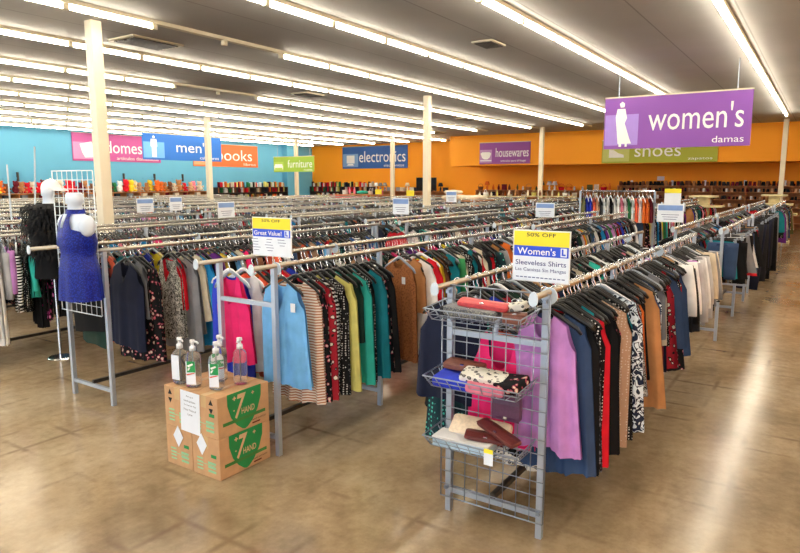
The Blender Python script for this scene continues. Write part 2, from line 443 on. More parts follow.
sign('books_sign', (23.7, 26.57, 3.26), 0, 4.4, 1.15, '#e2713a', 'books', 'libros', book, 'orange books sign on the light blue wall', 0, tw=.56, tx=.12, th=.5, iconcol='#eda070')
sign('furniture_sign', (22.0, 20.3, 2.69), R90, 2.45, .68, '#9cc23e', 'furniture', 'muebles', sofa, 'green furniture sign hanging where the blue and orange walls meet', .98, tw=.6, tx=.16, th=.5, iconcol='#b4d45e')
sign('electronics_sign', (30.46, 21.87, 3.3), R90, 4.6, 1.26, '#2a5fae', 'electronics', u'electr\u00f3nicos', screen, 'blue electronics sign on the far orange wall', 0, tw=.7, tx=.12, th=.5, iconcol='#7fa6d8', subx=.3, subw=.3)
sign('housewares_sign', (27.46, 12.4, 3.2), R90, 2.5, .97, '#8d4397', 'housewares', u'art\u00edculos para el hogar', bowl, 'purple housewares sign on the orange soffit', 0, tw=.64, tx=.15, th=.42, iconcol='#b88cc0', subx=.18, subw=.5)
sign('shoes_sign', (27.46, 5.77, 3.13), R90, 4.4, .93, '#a9ae2e', 'shoes', 'zapatos', shoe, "olive green shoes sign partly behind the purple women's sign", 0, tw=.4, tx=0, th=.55, iconcol='#c4c870', subx=.36, subw=.2)

# ------------------------------------------------------------------ racks
ROWNAME = {'A': 'row beside the wide aisle', 'B': 'row starting behind the cartons', 'C': 'row with the blue sequined dress', 'D': 'row behind the blue sequined dress',
           'E': 'fifth row from the wide aisle', 'F': 'sixth row from the wide aisle', 'G': 'seventh row from the wide aisle', 'H': 'eighth row from the wide aisle', 'I': 'ninth row from the wide aisle', 'J': 'tenth row from the wide aisle', 'K': 'eleventh row from the wide aisle'}
ORD = ['first', 'second', 'third', 'fourth', 'fifth', 'sixth']
def endcap():
    mb = MB()
    poly = [(math.sin(2*PI*k/14)*.024, math.cos(2*PI*k/14)*.03*(1.5 if math.cos(2*PI*k/14) > 0 else 1)) for k in range(14)]
    mb.prism(poly, -.004, .004)
    return mb
CAPMESH = endcap().mesh('end_cap', plain('endcap_white', '#cfdcea', .35, noise=.03))
def rack(x0, x1, ya, yb, legs, label, over=.18, rodmat='rod_steel', lower=True):
    ym = (ya+yb)/2
    r = empty('clothes_rack', (x0, ym, 0)); tag(r, label, 'clothes rack', 'long double-rod clothes racks')
    for y in (ya, yb):
        o = MB().tube([(x0-over, y, RZ), (x1+.06, y, RZ)], .0165, 10).build('rod', M[rodmat], r, True)
        o.location = (-x0, -ym, 0)
        c = newobj('end_cap', CAPMESH, o); c.rotation_euler = (0, 0, R90); c.location = (x0-over-.006, y, RZ-.012)
    for lx in legs:
        for y in (ya, yb):
            o = MB().box(lx, y, (RZ-.012)/2, .034, .034, RZ-.012).build('leg', M['leg_steel'], r); o.location = (-x0, -ym, 0)
        for z in (.13, 1.07):
            o = MB().box(lx, ym, z, .026, yb-ya-.034, .03).build('crossbar', M['leg_steel'], r); o.location = (-x0, -ym, 0)
    o = MB().box((legs[0]+legs[-1])/2, ym, .158, legs[-1]-legs[0], .03, .03).build('base_rail', M['dark_rail'], r); o.location = (-x0, -ym, 0)
    return r
A, B_, Cc, D = (1.146, 1.70), (3.06, 3.6), (4.96, 5.55), (7.2, 7.75)
rack(3.1, 7.5, A[0], A[1], (3.1, 4.34, 6.18, 7.5), 'front clothes rack, with wire baskets and a grid on its end')
rack(8.4, 11.6, .98, 1.5, (8.4, 10.1, 11.5), 'clothes rack with clipped skirts and shorts beside the wide aisle')
rack(12.4, 17.0, 1.0, 1.54, (12.4, 14.6, 17.0), 'third clothes rack along the wide aisle, with long dark trousers')
rack(17.8, 22.4, 1.0, 1.54, (17.8, 20, 22.4), 'last clothes rack along the wide aisle')
rack(3.1, 7.5, B_[0], B_[1], (3.1, 4.33, 6.0, 7.5), 'clothes rack behind the cartons, with the pale blue blouse', over=.2)
rack(3.06, 6.95, Cc[0], Cc[1], (3.06, 5.0, 6.95), 'clothes rack carrying the white grid and the blue sequined dress', over=.3)
RODS_FAR = []   # (x0, x1, y) rods whose clothes are merged
rows = [('B', 3.06, 3.6, [(7.9, 12.3), (12.9, 17.3), (18.1, 22.5)]), ('C', 4.96, 5.55, [(7.7, 12.1), (12.8, 17.0), (17.8, 22.2)]), ('D', 7.2, 7.75, [(3.0, 7.2), (7.9, 12.2), (12.9, 17.2), (18, 22.2)]),
        ('E', 9.25, 9.8, [(3.4, 7.6), (8.3, 12.4), (13.2, 17.4), (18.2, 22.4)]), ('F', 11.3, 11.85, [(4.6, 8.9), (9.5, 13.6), (14.3, 18.6), (19.2, 22.8)]),
        ('G', 13.35, 13.9, [(5.6, 9.8), (10.6, 14.8), (15.4, 19.6), (20.2, 23.8)]), ('H', 15.4, 15.95, [(6.8, 11), (11.7, 15.9), (16.6, 20.8)]),
        ('I', 17.45, 18.0, [(8, 12.2), (12.9, 17.1), (17.8, 21.4)]), ('J', 19.7, 20.25, [(9.2, 13.4), (14.1, 18.3)]), ('K', 21.9, 22.45, [(10.4, 14.6), (15.3, 19.5)])]
for nm, ya, yb, segs in rows:
    k0 = 1 if nm in 'BC' else 0
    for k, (a, b) in enumerate(segs):
        jx = random.uniform(-.1, .1)
        rack(a+jx, b+jx, ya, yb, (a+jx, (a+b)/2+jx, b+jx), ORD[k+k0]+' clothes rack in the '+ROWNAME[nm]+', chrome with two rods')
        RODS_FAR += [(a+jx, b+jx, ya), (a+jx, b+jx, yb)]

# ------------------------------------------------------------------ hangers and garments
def hanger_mesh():
    mb = MB()
    pts = []
    for k in range(-8, 9):
        y = .208*k/8; a = abs(y)
        z = -.088-.02*(a/.05)**2 if a < .05 else -.108-(a-.05)*.54-(.016 if a > .19 else 0)
        pts.append((0, y, z))
    mb.tube(pts, [.008]+[.0125]*15+[.008], 8, flat=.7)
    mb.tube([(0, 0, -.096), (0, 0, -.078)], .008, 8)
    return mb.mesh('hanger', M['black_plastic'], True)
def hook_mesh():
    pts = [(0, 0, -.08), (0, .002, -.055), (0, .012, -.038)]
    for k in range(0, 11):
        a = -PI*.28+(PI*1.28)*k/10
        pts.append((0, .0205*math.cos(a), .0205*math.sin(a)))
    return MB().tube(pts, .0036, 6).mesh('hook', M['chrome'], True)
HANG, HOOK = hanger_mesh(), hook_mesh()

def panel_arrays(nx, nz, wch, wsh, length, hem, neck=.075, nd=.11, vneck=False, arm=.20, thick=.042, folds=3.4, amp=.018, seed=0, flat_top=None, slope=.50, dip=0.0, backneck=.03, wide_hem_wave=.008):
    rnd = random.Random(seed)
    ph = [rnd.uniform(0, 6.28) for _ in range(4)]
    ztop0 = -.112; zarm = -.165-arm+.06
    ss = []
    kn = [0, neck/wch*.5, neck/wch, (neck+wsh)/2/wch, wsh/wch, (wsh+wch)/2/wch, 1.0]
    kn = sorted(set(min(1, k) for k in kn))
    if nx > 8:
        full = []
        for a, b in zip(kn[:-1], kn[1:]): full += [a, (a+b)/2]
        kn = full+[1.0]
    else: kn = [0, neck/wch, wsh/wch, 1.0]
    if flat_top is not None:
        kn = [i/(6 if nx > 8 else 3) for i in range((6 if nx > 8 else 3)+1)]
    ss = [-k for k in reversed(kn[1:])]+kn
    n = len(ss)
    def top(s, back):
        a = abs(s)*wch
        if flat_top is not None: return flat_top
        if a <= neck+1e-6:
            d = backneck if back else nd
            zs = ztop0-.012
            q = (1-a/neck) if vneck and not back else math.sqrt(max(0, 1-(a/neck)**2))
            return zs-d*q
        if a <= wsh+1e-6: return ztop0-.012-slope*(a-neck)
        zt = ztop0-.012-slope*(wsh-neck)
        return zt-(zt-zarm)*((a-wsh)/max(wch-wsh, 1e-4))**.55
    V = []; Q = []
    for back in (False, True):
        b0 = len(V)
        for s in ss:
            zt = top(s, back)
            zb = -length-dip*(1-s*s)+rnd.uniform(-1, 1)*.004+wide_hem_wave*math.sin(5*s+ph[0])
            for j in range(nz+1):
                t = j/nz
                z = zt+(zb-zt)*t
                q = max(0.0, min(1.0, (zarm-z)/(length+zarm))) if flat_top is None else max(0, min(1, (flat_top-z)/(length+flat_top)))
                W = wch+(hem-wch)*q**1.2
                y = s*W
                dr = min(1.0, max(0.0, (ztop0-z)/.25))
                T = .010+(thick-.010)*dr
                x = T*math.sqrt(max(0, 1-s*s*.98))*(1 if back else -1)
                f = amp*(dr**1.2)*(.35+.65*q)
                x += f*(math.sin(folds*PI*s+ph[1]+.8*q)+.5*math.sin(folds*2.1*PI*s+ph[2]))
                V.append((x, y, z))
        for i in range(n-1):
            for j in range(nz):
                a = b0+i*(nz+1)+j; b = a+nz+1
                Q.append((a, a+1, b+1, b) if not back else (a, b, b+1, a+1))
    return V, Q
def panel(name, *a, **k):
    mb = MB(); mb.v, mb.f = panel_arrays(*a, **k)
    return mb.mesh(name, F['black'], True)
def trousers_mesh(wl=.19, L=.95, nm='trousers', seed=1, zt=-.17):
    mb = MB(); rnd = random.Random(seed)
    for s in (-1, 1):
        R = []
        for k in range(8):
            t = k/7; z = zt-L*t
            R.append((rnd.uniform(-.004, .004), s*(wl*.48+.02*t), z, .03-.006*t+.004*math.sin(9*t), wl*.55*(1-.28*t)))
        mb.rings(R[::-1], 14)
    mb.rings([(0, 0, zt-.03, .034, wl*1.02), (0, 0, zt+.004, .028, wl*.98)], 18)
    return mb.mesh(nm, F['black'], True)
def sleeve_mesh(side, L=.28):
    mb = MB()
    R = []
    for k in range(6):
        t = k/5
        R.append((0, side*(.185+.075*math.sin(t*1.4)), -.165-L*t, .034+.008*math.sin(5*t), .062-.012*t))
    mb.rings(R[::-1], 12)
    return mb.mesh('sleeve', F['black'], True)
G = {}
PROTO = dict(
    camisole=[dict(wch=.20, wsh=.135, length=.64+.1*k, hem=.215+.015*k, neck=.105, nd=.13+.02*k, seed=k+1) for k in range(3)],
    sleeveless_shirt=[dict(wch=.225, wsh=.17, length=.66+.08*k, hem=.24+.015*k, neck=.09, nd=.09+.02*k, vneck=(k == 1), seed=k+11) for k in range(4)],
    sleeveless_dress=[dict(wch=.22, wsh=.18, length=.95+.07*k, hem=.27+.02*k, neck=.08, nd=.10, amp=.02, folds=4, seed=k+21) for k in range(2)],
    shirt=[dict(wch=.235, wsh=.205, length=.68+.06*k, hem=.25, neck=.07, nd=.07, seed=k+31) for k in range(2)])
for kd, lst in PROTO.items(): G[kd] = [panel(kd, 14, 12, **d) for d in lst]
G['skirt'] = [panel('skirt', 14, 8, wch=.17, wsh=.17, length=.62+.06*k, hem=.24+.03*k, flat_top=-.16, amp=.022, folds=4, seed=41+k) for k in range(2)]
G['shorts'] = [trousers_mesh(.19, .36, 'shorts', 3), trousers_mesh(.18, .46, 'shorts', 4)]
G['trousers'] = [trousers_mesh(.19, .98, 'trousers', 5), trousers_mesh(.18, .90, 'trousers', 6)]
SLV = {L: (sleeve_mesh(-1, L), sleeve_mesh(1, L)) for L in (.2, .5)}
TAGM = MB().box(0, 0, -.03, .002, .05, .06).mesh('price_tag', M['white_plastic'])

def clip_hanger_mesh():
    mb = MB().tube([(0, -.16, -.125), (0, .16, -.125)], .005, 6)
    mb.tube([(0, 0, -.125), (0, 0, -.075)], .006, 6)
    return mb.mesh('hanger', M['black_plastic'], True)
CLIPH = clip_hanger_mesh()
CLIP = MB().box(0, 0, -.14, .02, .03, .05, taper=.7).mesh('clip', M['grey_plastic'])
COUNT = {}
def wordy(n):
    w = ['zeroth', 'first', 'second', 'third', 'fourth', 'fifth', 'sixth', 'seventh', 'eighth', 'ninth', 'tenth', 'eleventh', 'twelfth', 'thirteenth', 'fourteenth', 'fifteenth', 'sixteenth', 'seventeenth', 'eighteenth', 'nineteenth']
    if n < 20: return w[n]
    tens = {2: 'twent', 3: 'thirt', 4: 'fort', 5: 'fift', 6: 'sixt', 7: 'sevent', 8: 'eight', 9: 'ninet'}[n//10]
    return tens+'ieth' if n % 10 == 0 else tens+'y-'+w[n % 10]
def hang(x, y, kind, colour, rodname, label=None, mesh=None, yaw=None, clip=False, hcol=None, tagged=None, sleeves=None, tag_y=.12, drop=0.0, hang_only=False, wide=None):
    n = COUNT[rodname] = COUNT.get(rodname, 0)+1
    yaw = random.gauss(0, .15) if yaw is None else yaw; y += random.gauss(0, .012)
    roll = random.gauss(0, .035)
    hm = hcol or random.choices(['black_plastic', 'grey_plastic', 'white_plastic', 'wood_hanger'], [90, 5, 4, 1])[0]
    hname = {'black_plastic': 'black plastic', 'grey_plastic': 'grey plastic', 'white_plastic': 'white plastic', 'wood_hanger': 'wooden'}[hm]
    # the hanger rests on the rod: hook centre just below the rod's axis
    zz = RZ-.0021-drop
    h = newobj('hanger', CLIPH if clip else HANG, None, M[hm])
    h.location = (x, y, zz); h.rotation_euler = (roll, 0, yaw)
    tag(h, '%s %shanger, %s from the front on the %s' % (hname, 'clip ' if clip else '', wordy(n), rodname), 'hanger', 'hangers on the front rods')
    newobj('hook', HOOK, h)
    if clip:
        for s in (-.13, .13): c = newobj('clip', CLIP, h); c.location = (0, s, 0)
    if hang_only: return
    me = mesh or random.choice(G[kind])
    g = newobj(kind, me, None, F[colour])
    g.location = (x, y, zz); g.rotation_euler = (roll, 0, yaw)
    wide = (wide or random.uniform(.86, 1.05)); g.scale = (1, wide, 1 if mesh else random.uniform(.86, 1.16))
    tag(g, label or '%s %s, %s from the front on the %s' % (colour.replace('_', ' '), kind.replace('_', ' '), wordy(n), rodname), kind.replace('_', ' ').split()[-1], 'clothes on the front rods')
    sl = sleeves if sleeves is not None else (random.choice((.2, .5)) if kind == 'shirt' else None)
    if sl:
        for m_ in SLV[sl]: newobj('sleeve', m_, g, F[colour])
    if tagged if tagged is not None else random.random() < .25:
        t = newobj('price_tag', TAGM, g); t.location = (-.045, tag_y*random.choice((-1, 1)) if tagged is None else tag_y, -.22-random.random()*.05)
    return g

POOL = ['black']*9+['charcoal']*5+['navy']*5+['black_floral']*4+['black_dotted']*3+['black_white_striped']*2+['zebra_patterned']*2+['leopard_print']*2+['grey']*3+['pale_grey']*2+['white']*3+['cream']*2+['beige']*2+['red']*2+['maroon']*2+['hot_pink']+['pink']*2+['coral']+['orange']+['yellow']+['green']+['teal']*2+['turquoise']+['sky_blue']+['bright_blue']+['royal_blue']+['purple']+['lilac']+['brown']*2+['olive']+['tan']+['denim']*2+['blue_floral']*2+['red_floral']*2+['white_floral']*2+['dark_green']*2+['teal_patterned']
KINDS = ['sleeveless_shirt']*6+['camisole']*3+['sleeveless_dress']*1+['shirt']*1

# custom garments that face the camera
lilac = panel('sleeveless_shirt', 18, 18, wch=.25, wsh=.18, length=.87, hem=.30, neck=.08, nd=.12, amp=.022, folds=3.5, seed=71, dip=-.03, thick=.05)
blueb = panel('sleeveless_shirt', 18, 18, wch=.25, wsh=.185, length=.86, hem=.285, neck=.075, nd=.24, vneck=True, amp=.013, folds=3, seed=72, thick=.05, dip=-.03)
vestm = panel('vest', 18, 18, wch=.27, wsh=.19, length=.86, hem=.29, neck=.075, nd=.17, vneck=True, amp=.012, folds=2, seed=73, thick=.045)
navym = panel('sleeveless_shirt', 18, 16, wch=.26, wsh=.19, length=.70, hem=.28, neck=.08, nd=.08, amp=.012, folds=3, seed=79, thick=.045)
leopm = panel('camisole', 18, 16, wch=.21, wsh=.15, length=.86, hem=.235, neck=.12, nd=.22, vneck=True, amp=.012, folds=3, seed=74, thick=.05)
knitm = panel('sleeveless_shirt', 18, 16, wch=.25, wsh=.21, length=.98, hem=.27, neck=.08, nd=.06, amp=.014, folds=4, seed=75, thick=.04)
racer = panel('camisole', 18, 16, wch=.20, wsh=.12, length=.76, hem=.21, neck=.085, nd=.20, arm=.26, amp=.012, folds=4, seed=76, thick=.04)
longt = panel('sleeveless_shirt', 18, 16, wch=.24, wsh=.2, length=.99, hem=.27, neck=.08, nd=.10, amp=.016, folds=4, seed=77, thick=.04)
shortt = panel('camisole', 18, 16, wch=.2, wsh=.15, length=.6, hem=.21, neck=.1, nd=.14, amp=.012, folds=4, seed=78, thick=.04)

# --- front rack, aisle rod
RA = "front rack's aisle rod"
seq = [('lilac', lilac, 'lilac sleeveless blouse at the front of the front rack', -.05, .52), ('denim', longt, 'dark denim blue top hanging low behind the lilac blouse', 0, .85),
       ('black', longt, None, .0, 1.05), ('black_lace', longt, 'long black lace top just behind the lilac blouse', .05, 1.02), ('black_dotted', longt, None, 0, .95),
       ('red', longt, 'bright red sleeveless top beside the wide aisle', .02, .86), ('teal', None, None, 0, 0), ('orange', None, None, 0, 0), ('turquoise', None, None, 0, 0), ('black', longt, None, 0, .80),
       ('black_floral', longt, None, 0, .82), ('black_floral', longt, None, 0, .88), ('beige_dotted', knitm, 'beige dotted sleeveless top near the front of the aisle', .05, .82), ('black', None, None, 0, 0), ('black_dotted', longt, 'black top with white dots on the aisle rod of the front rack', 0, .95),
       ('turquoise', None, None, 0, 0), ('teal', longt, None, 0, .82), ('zebra_patterned', longt, 'navy and white swirl patterned top on the front rack', .03, .92), ('zebra_patterned', longt, None, 0, .9), ('black_floral', None, None, 0, 0), ('red', None, None, 0, .8), ('maroon', longt, None, 0, .8),
       ('charcoal', None, None, 0, 0), ('leopard_print', None, None, 0, 0), ('orange', None, None, 0, 0), ('black', None, None, 0, 0), ('tan', longt, None, 0, .8)]
x = 3.17
nA = 84
step = (7.42-3.17)/nA
for i in range(nA):
    if i < len(seq):
        c, m_, lb, yw, _ = seq[i]
        hang(x, A[0]+(.04 if i == 0 else 0), 'sleeveless_shirt', c, RA, lb, m_, yw+random.gauss(0, .05), hcol='black_plastic' if i < 16 else None, tagged=True if i in (3, 9, 14) else None, wide=.72 if i == 0 else .8 if i == 1 else 1.08 if c in ('red', 'beige_dotted', 'zebra_patterned') else .84 if m_ is None else .97)
    elif 54 <= i:
        c = random.choice(['cream', 'white', 'pale_grey', 'diagonal_striped', 'grey', 'charcoal', 'black', 'denim', 'lilac', 'pale_grey'])
        hang(x, A[0], 'shirt', c, RA, sleeves=.5)
    else:
        hang(x, A[0], random.choice(['sleeveless_shirt', 'camisole', 'sleeveless_shirt']), random.choice(['black', 'black', 'charcoal', 'navy', 'black_floral', 'black_dotted', 'maroon', 'teal', 'brown', 'grey', 'red_floral', 'zebra_patterned', 'denim', 'olive', 'cream', 'black']), RA)
    x += step*(1+random.uniform(-.25, .25))
# --- front rack, inner rod
RB = "front rack's inner rod"
x = 3.2
for i in range(60):
    c = {0: 'navy', 1: 'teal_patterned', 2: 'black'}.get(i, random.choice(POOL))
    m_ = {0: navym, 1: longt}.get(i)
    hang(x, A[1], 'sleeveless_shirt' if i < 3 else random.choice(KINDS), c, RB, {0: 'navy sleeveless top behind the wire baskets', 1: 'teal sequined top hanging low behind the wire baskets'}.get(i), m_, yaw=.1 if i < 2 else None, wide=.85 if i < 2 else None)
    x += .07*(1+random.uniform(-.3, .3))
# --- cartons rack, near rod
RC = "carton rack's near rod"
seq = [('sky_blue', blueb, 'pale blue V-neck sleeveless blouse hanging behind the cartons', -.08), ('orange_striped', longt, 'orange and white striped top next to the pale blue blouse', .05), ('black_floral', longt, None, 0), ('red_floral', longt, None, 0), ('black_white_striped', longt, 'black and white striped top behind the orange striped one', 0), ('black_dotted', longt, None, 0), ('pale_yellow', knitm, 'pale yellow sleeveless top on the rack behind the cartons', 0), ('black', None, None, 0), ('dark_green', None, None, 0), ('turquoise', longt, 'turquoise green top beside the pale yellow one', 0), ('black_dotted', longt, None, 0), ('black', None, None, 0), ('teal', longt, 'long teal top at the gap in the rack behind the cartons', -.05), ('black_floral', None, None, 0), ('black', longt, None, 0)]
x = 3.2
for c, m_, lb, yw in seq:
    hang(x, B_[0], 'sleeveless_shirt', c, RC, lb, m_, yw, hcol='black_plastic', tagged=True if c == 'sky_blue' else None, tag_y=-.17)
    x += .12 if c == 'sky_blue' else .07
x = 4.62
seq = [('brown_knit', knitm, 'brown crochet knit top hanging in the middle aisle gap', -.28), ('tan', None, None, -.1), ('white', longt, 'white top with red piping beside the brown knit', 0), ('red', None, None, 0), ('yellow', longt, 'bright yellow sleeveless top behind the white one', -.2)]
for i in range(46):
    if i < len(seq):
        c, m_, lb, yw = seq[i]; hang(x, B_[0], 'sleeveless_shirt', c, RC, lb, m_, yw, hcol='grey_plastic' if i == 0 else None, tagged=(i == 0) or None, tag_y=-.12)
        x += .12 if i in (0, 1, 2, 3) else .05
    else:
        hang(x, B_[0], random.choice(KINDS), random.choice(POOL), RC)
        x += .058*(1+random.uniform(-.25, .25))
# --- cartons rack, far rod
RD = "carton rack's far rod"
x = 3.2
for i in range(22):
    c, m_, lb, yw, hc = [('hot_pink', racer, 'hot pink racerback tank top beside the pale blue blouse', -.1, None), ('royal_blue', longt, 'royal blue top just behind the hot pink tank', 0, 'white_plastic'), ('white', None, None, 0, 'white_plastic'), ('coral', None, None, 0, None), ('dark_green', None, None, 0, None), ('orange', None, None, 0, None), ('red', None, None, 0, None), ('royal_blue', None, None, 0, None), ('teal', None, None, 0, None)][i] if i < 9 else (random.choice(POOL), None, None, None, None)
    hang(x, B_[1]+(.10 if i == 1 else 0), 'sleeveless_shirt' if i < 9 else random.choice(KINDS), c, RD, lb, m_, yw, hcol=hc)
    x += .075
# --- dress rack, near rod
RE = "blue dress rack's near rod"
seq = [('navy', vestm, 'dark navy vest hanging beside the white grid panel', -.05), ('grey', None, None, 0), ('black_floral', longt, None, .1), ('black_floral', longt, None, .05), ('leopard_print', leopm, 'black and white leopard print camisole with a red one behind', -.12), ('red', shortt, 'red camisole showing in the neck of the leopard print one', -.05), ('grey', longt, None, 0), ('grey', None, None, 0), ('cream', None, None, 0), ('bright_blue', longt, 'bright blue shirt hanging past the leopard print camisole', 0), ('black', None, None, 0), ('purple', None, None, 0), ('lilac', longt, 'pale lilac shirt on the rack with the blue sequined dress', 0), ('yellow', None, None, 0), ('black', None, None, 0), ('sky_blue', None, None, 0)]
x = 3.26
for i in range(54):
    if i < len(seq):
        c, m_, lb, yw = seq[i]
        hang(x, Cc[0], 'vest' if i == 0 else 'sleeveless_shirt' if m_ is not leopm else 'camisole', c, RE, lb, m_, yw)
        x += (.06, .04, .04, .30, .03)[i] if i < 5 else .065
    else:
        hang(x, Cc[0], random.choice(KINDS), random.choice(POOL), RE); x += .062*(1+random.uniform(-.25, .25))
# --- row behind, near rod
RF = 'rod behind the blue dress'
seq = ['charcoal', 'black', 'white', 'white', 'pale_grey', 'lilac', 'black_white_striped', 'black_dotted', 'turquoise', 'black', 'magenta_floral', 'magenta_floral', 'black', 'black', 'black', 'navy', 'black']
x = 3.02
for i, c in enumerate(seq):
    hang(x, D[0], 'sleeveless_dress' if c in ('magenta_floral', 'white', 'black') else 'shirt', c, RF, sleeves=None if c in ('magenta_floral', 'white', 'black') else .5, yaw=-.35+random.gauss(0, .1)); x += .07
# --- clip rack in the aisle
RG = 'aisle rod of clipped skirts'
x = 8.5
for i in range(20):
    c = ['denim', 'teal', 'black', 'black', 'navy', 'charcoal', 'black', 'grey', 'red', 'black', 'white', 'charcoal', 'navy', 'denim', 'black', 'grey', 'red', 'black', 'charcoal', 'grey'][i]
    hang(x, .98, 'skirt' if i % 3 else 'shorts', c, RG, clip=True); x += .15
RH = 'aisle rod of long dark trousers'
x = 12.5
for i in range(26):
    hang(x, 1.0, 'trousers', random.choice(['black', 'charcoal', 'charcoal', 'navy', 'grey', 'black', 'teal' if i > 16 else 'charcoal']), RH, clip=True); x += .17

# ------------------------------------------------------------------ the mass of farther clothes: one object for clothes, one for hangers
FARCOL = POOL
uniq = sorted(set(FARCOL)); cid = {c: i for i, c in enumerate(uniq)}
far_g = []
for k in range(5):
    v, q = panel_arrays(6, 4, wch=.225, wsh=.165, length=.64+.07*k, hem=.25, neck=.10, nd=.11, seed=90+k, amp=.016)
    far_g.append((np.array(v), np.array(q)))
mh = MB()
mh.tube([(0, -.205, -.20), (0, -.12, -.15), (0, 0, -.092), (0, .12, -.15), (0, .205, -.20)], .0145, 4)
mh.tube([(0, 0, -.095), (0, .004, -.05), (0, .022, -.01), (0, .012, .018), (0, -.012, .018), (0, -.021, 0)], .004, 3)
hv = np.array(mh.v); hq = [f for f in mh.f if len(f) == 4]; hq = np.array(hq)
n_hook = 5*3
gv, gq, gm, hvv, hqq, hmm = [], [], [], [], [], []
go = ho = 0
rods = [(a+.05, b-.05, y, 1) for a, b, y in RODS_FAR]+[(3.15+22*.075, 7.4, B_[1], 1), (3.2, 6.9, Cc[1], 1), (7.42, 7.43, Cc[0], 1), (4.25, 7.1, D[0], 1), (8.5, 11.5, 1.5, 1), (12.5, 16.9, 1.54, 1), (17.9, 22.3, 1.0, 1), (17.9, 22.3, 1.54, 1)]
rods = [r for r in rods if not (abs(r[2]-D[0]) < .01 and r[0] < 4.1)]
rr = random.Random(5)
for (a, b, y, _) in rods:
    x = a
    while x < b:
        d = math.hypot(x, y)
        st = .05 if d < 10 else .062 if d < 16 else .08
        run = rr.randint(1, 3)
        c = rr.choice(FARCOL)
        wd = rr.uniform(.85, 1.05); yaw = rr.gauss(0, .17); cs, sn = math.cos(yaw), math.sin(yaw)
        tilt = rr.gauss(0, .05)
        v, q = rr.choice(far_g)
        def tr(v):
            v = v*np.array([1, wd, 1]); yy = v[:, 1]*math.cos(tilt)-v[:, 2]*math.sin(tilt); zz = v[:, 1]*math.sin(tilt)+v[:, 2]*math.cos(tilt)
            return np.stack([x+v[:, 0]*cs-yy*sn, y+v[:, 0]*sn+yy*cs, RZ-.002+zz], 1)
        gv.append(tr(v)); gq.append(q+go); go += len(v); gm.append(np.full(len(q), cid[c]))
        hvv.append(tr(hv)); hqq.append(hq+ho); ho += len(hv)
        mi = np.zeros(len(hq), int); mi[16:] = 1
        if rr.random() < .08: mi[:16] = 2
        hmm.append(mi)
        x += st*(1+rr.uniform(-.35, .35))
def mass(name, V, Q, MI, mats):
    V = np.concatenate(V); Q = np.concatenate(Q); MI = np.concatenate(MI)
    me = bpy.data.meshes.new(name)
    me.vertices.add(len(V)); me.vertices.foreach_set('co', V.astype(np.float32).ravel())
    me.loops.add(Q.size); me.loops.foreach_set('vertex_index', Q.astype(np.int32).ravel())
    me.polygons.add(len(Q)); me.polygons.foreach_set('loop_start', np.arange(0, Q.size, 4, dtype=np.int32))
    for m_ in mats: me.materials.append(m_)
    me.polygons.foreach_set('material_index', MI.astype(np.int32))
    me.polygons.foreach_set('use_smooth', np.ones(len(Q), bool))
    me.update(calc_edges=True); me.validate()
    return newobj(name, me)
o = mass('clothing', gv, gq, gm, [F[c] for c in uniq]); tag(o, 'dense mass of mixed dark and bright clothing on all the farther racks', 'clothing', kind='stuff')
o = mass('hanger_rows', hvv, hqq, hmm, [M['black_plastic'], M['chrome'], M['grey_plastic']]); tag(o, 'dense mass of mostly black hangers on all the farther racks', 'hangers', kind='stuff')
print('far clothes', len(gv))

# ------------------------------------------------------------------ size dividers on the rods
DIV = MB().tube([(-.003, 0, 0), (.003, 0, 0)], .045, 18).mesh('size_divider', plain('divider', '#c9d8e8', .3, noise=.04), False)
for (x, y, ld) in [(3.13, A[0], 'white round size divider at the near end of the aisle rod of the front rack'), (5.7, A[0], 'white round size divider midway along the aisle rod of the front rack'), (3.12, B_[0], 'white round size divider below the yellow and blue sale sign'),
                   (4.4, B_[1], 'white round size divider on the far rod of the rack behind the cartons'), (4.5, Cc[1], 'white round size divider on the far rod of the blue dress rack'), (6.9, A[1], 'white round size divider at the far end of the inner rod of the front rack'), (8.6, .98, 'white round size divider on the rod with clipped skirts')]:
    o = newobj('size_divider', DIV); o.location = (x, y, RZ-.02); tag(o, ld, 'size divider', 'size dividers on the rods')

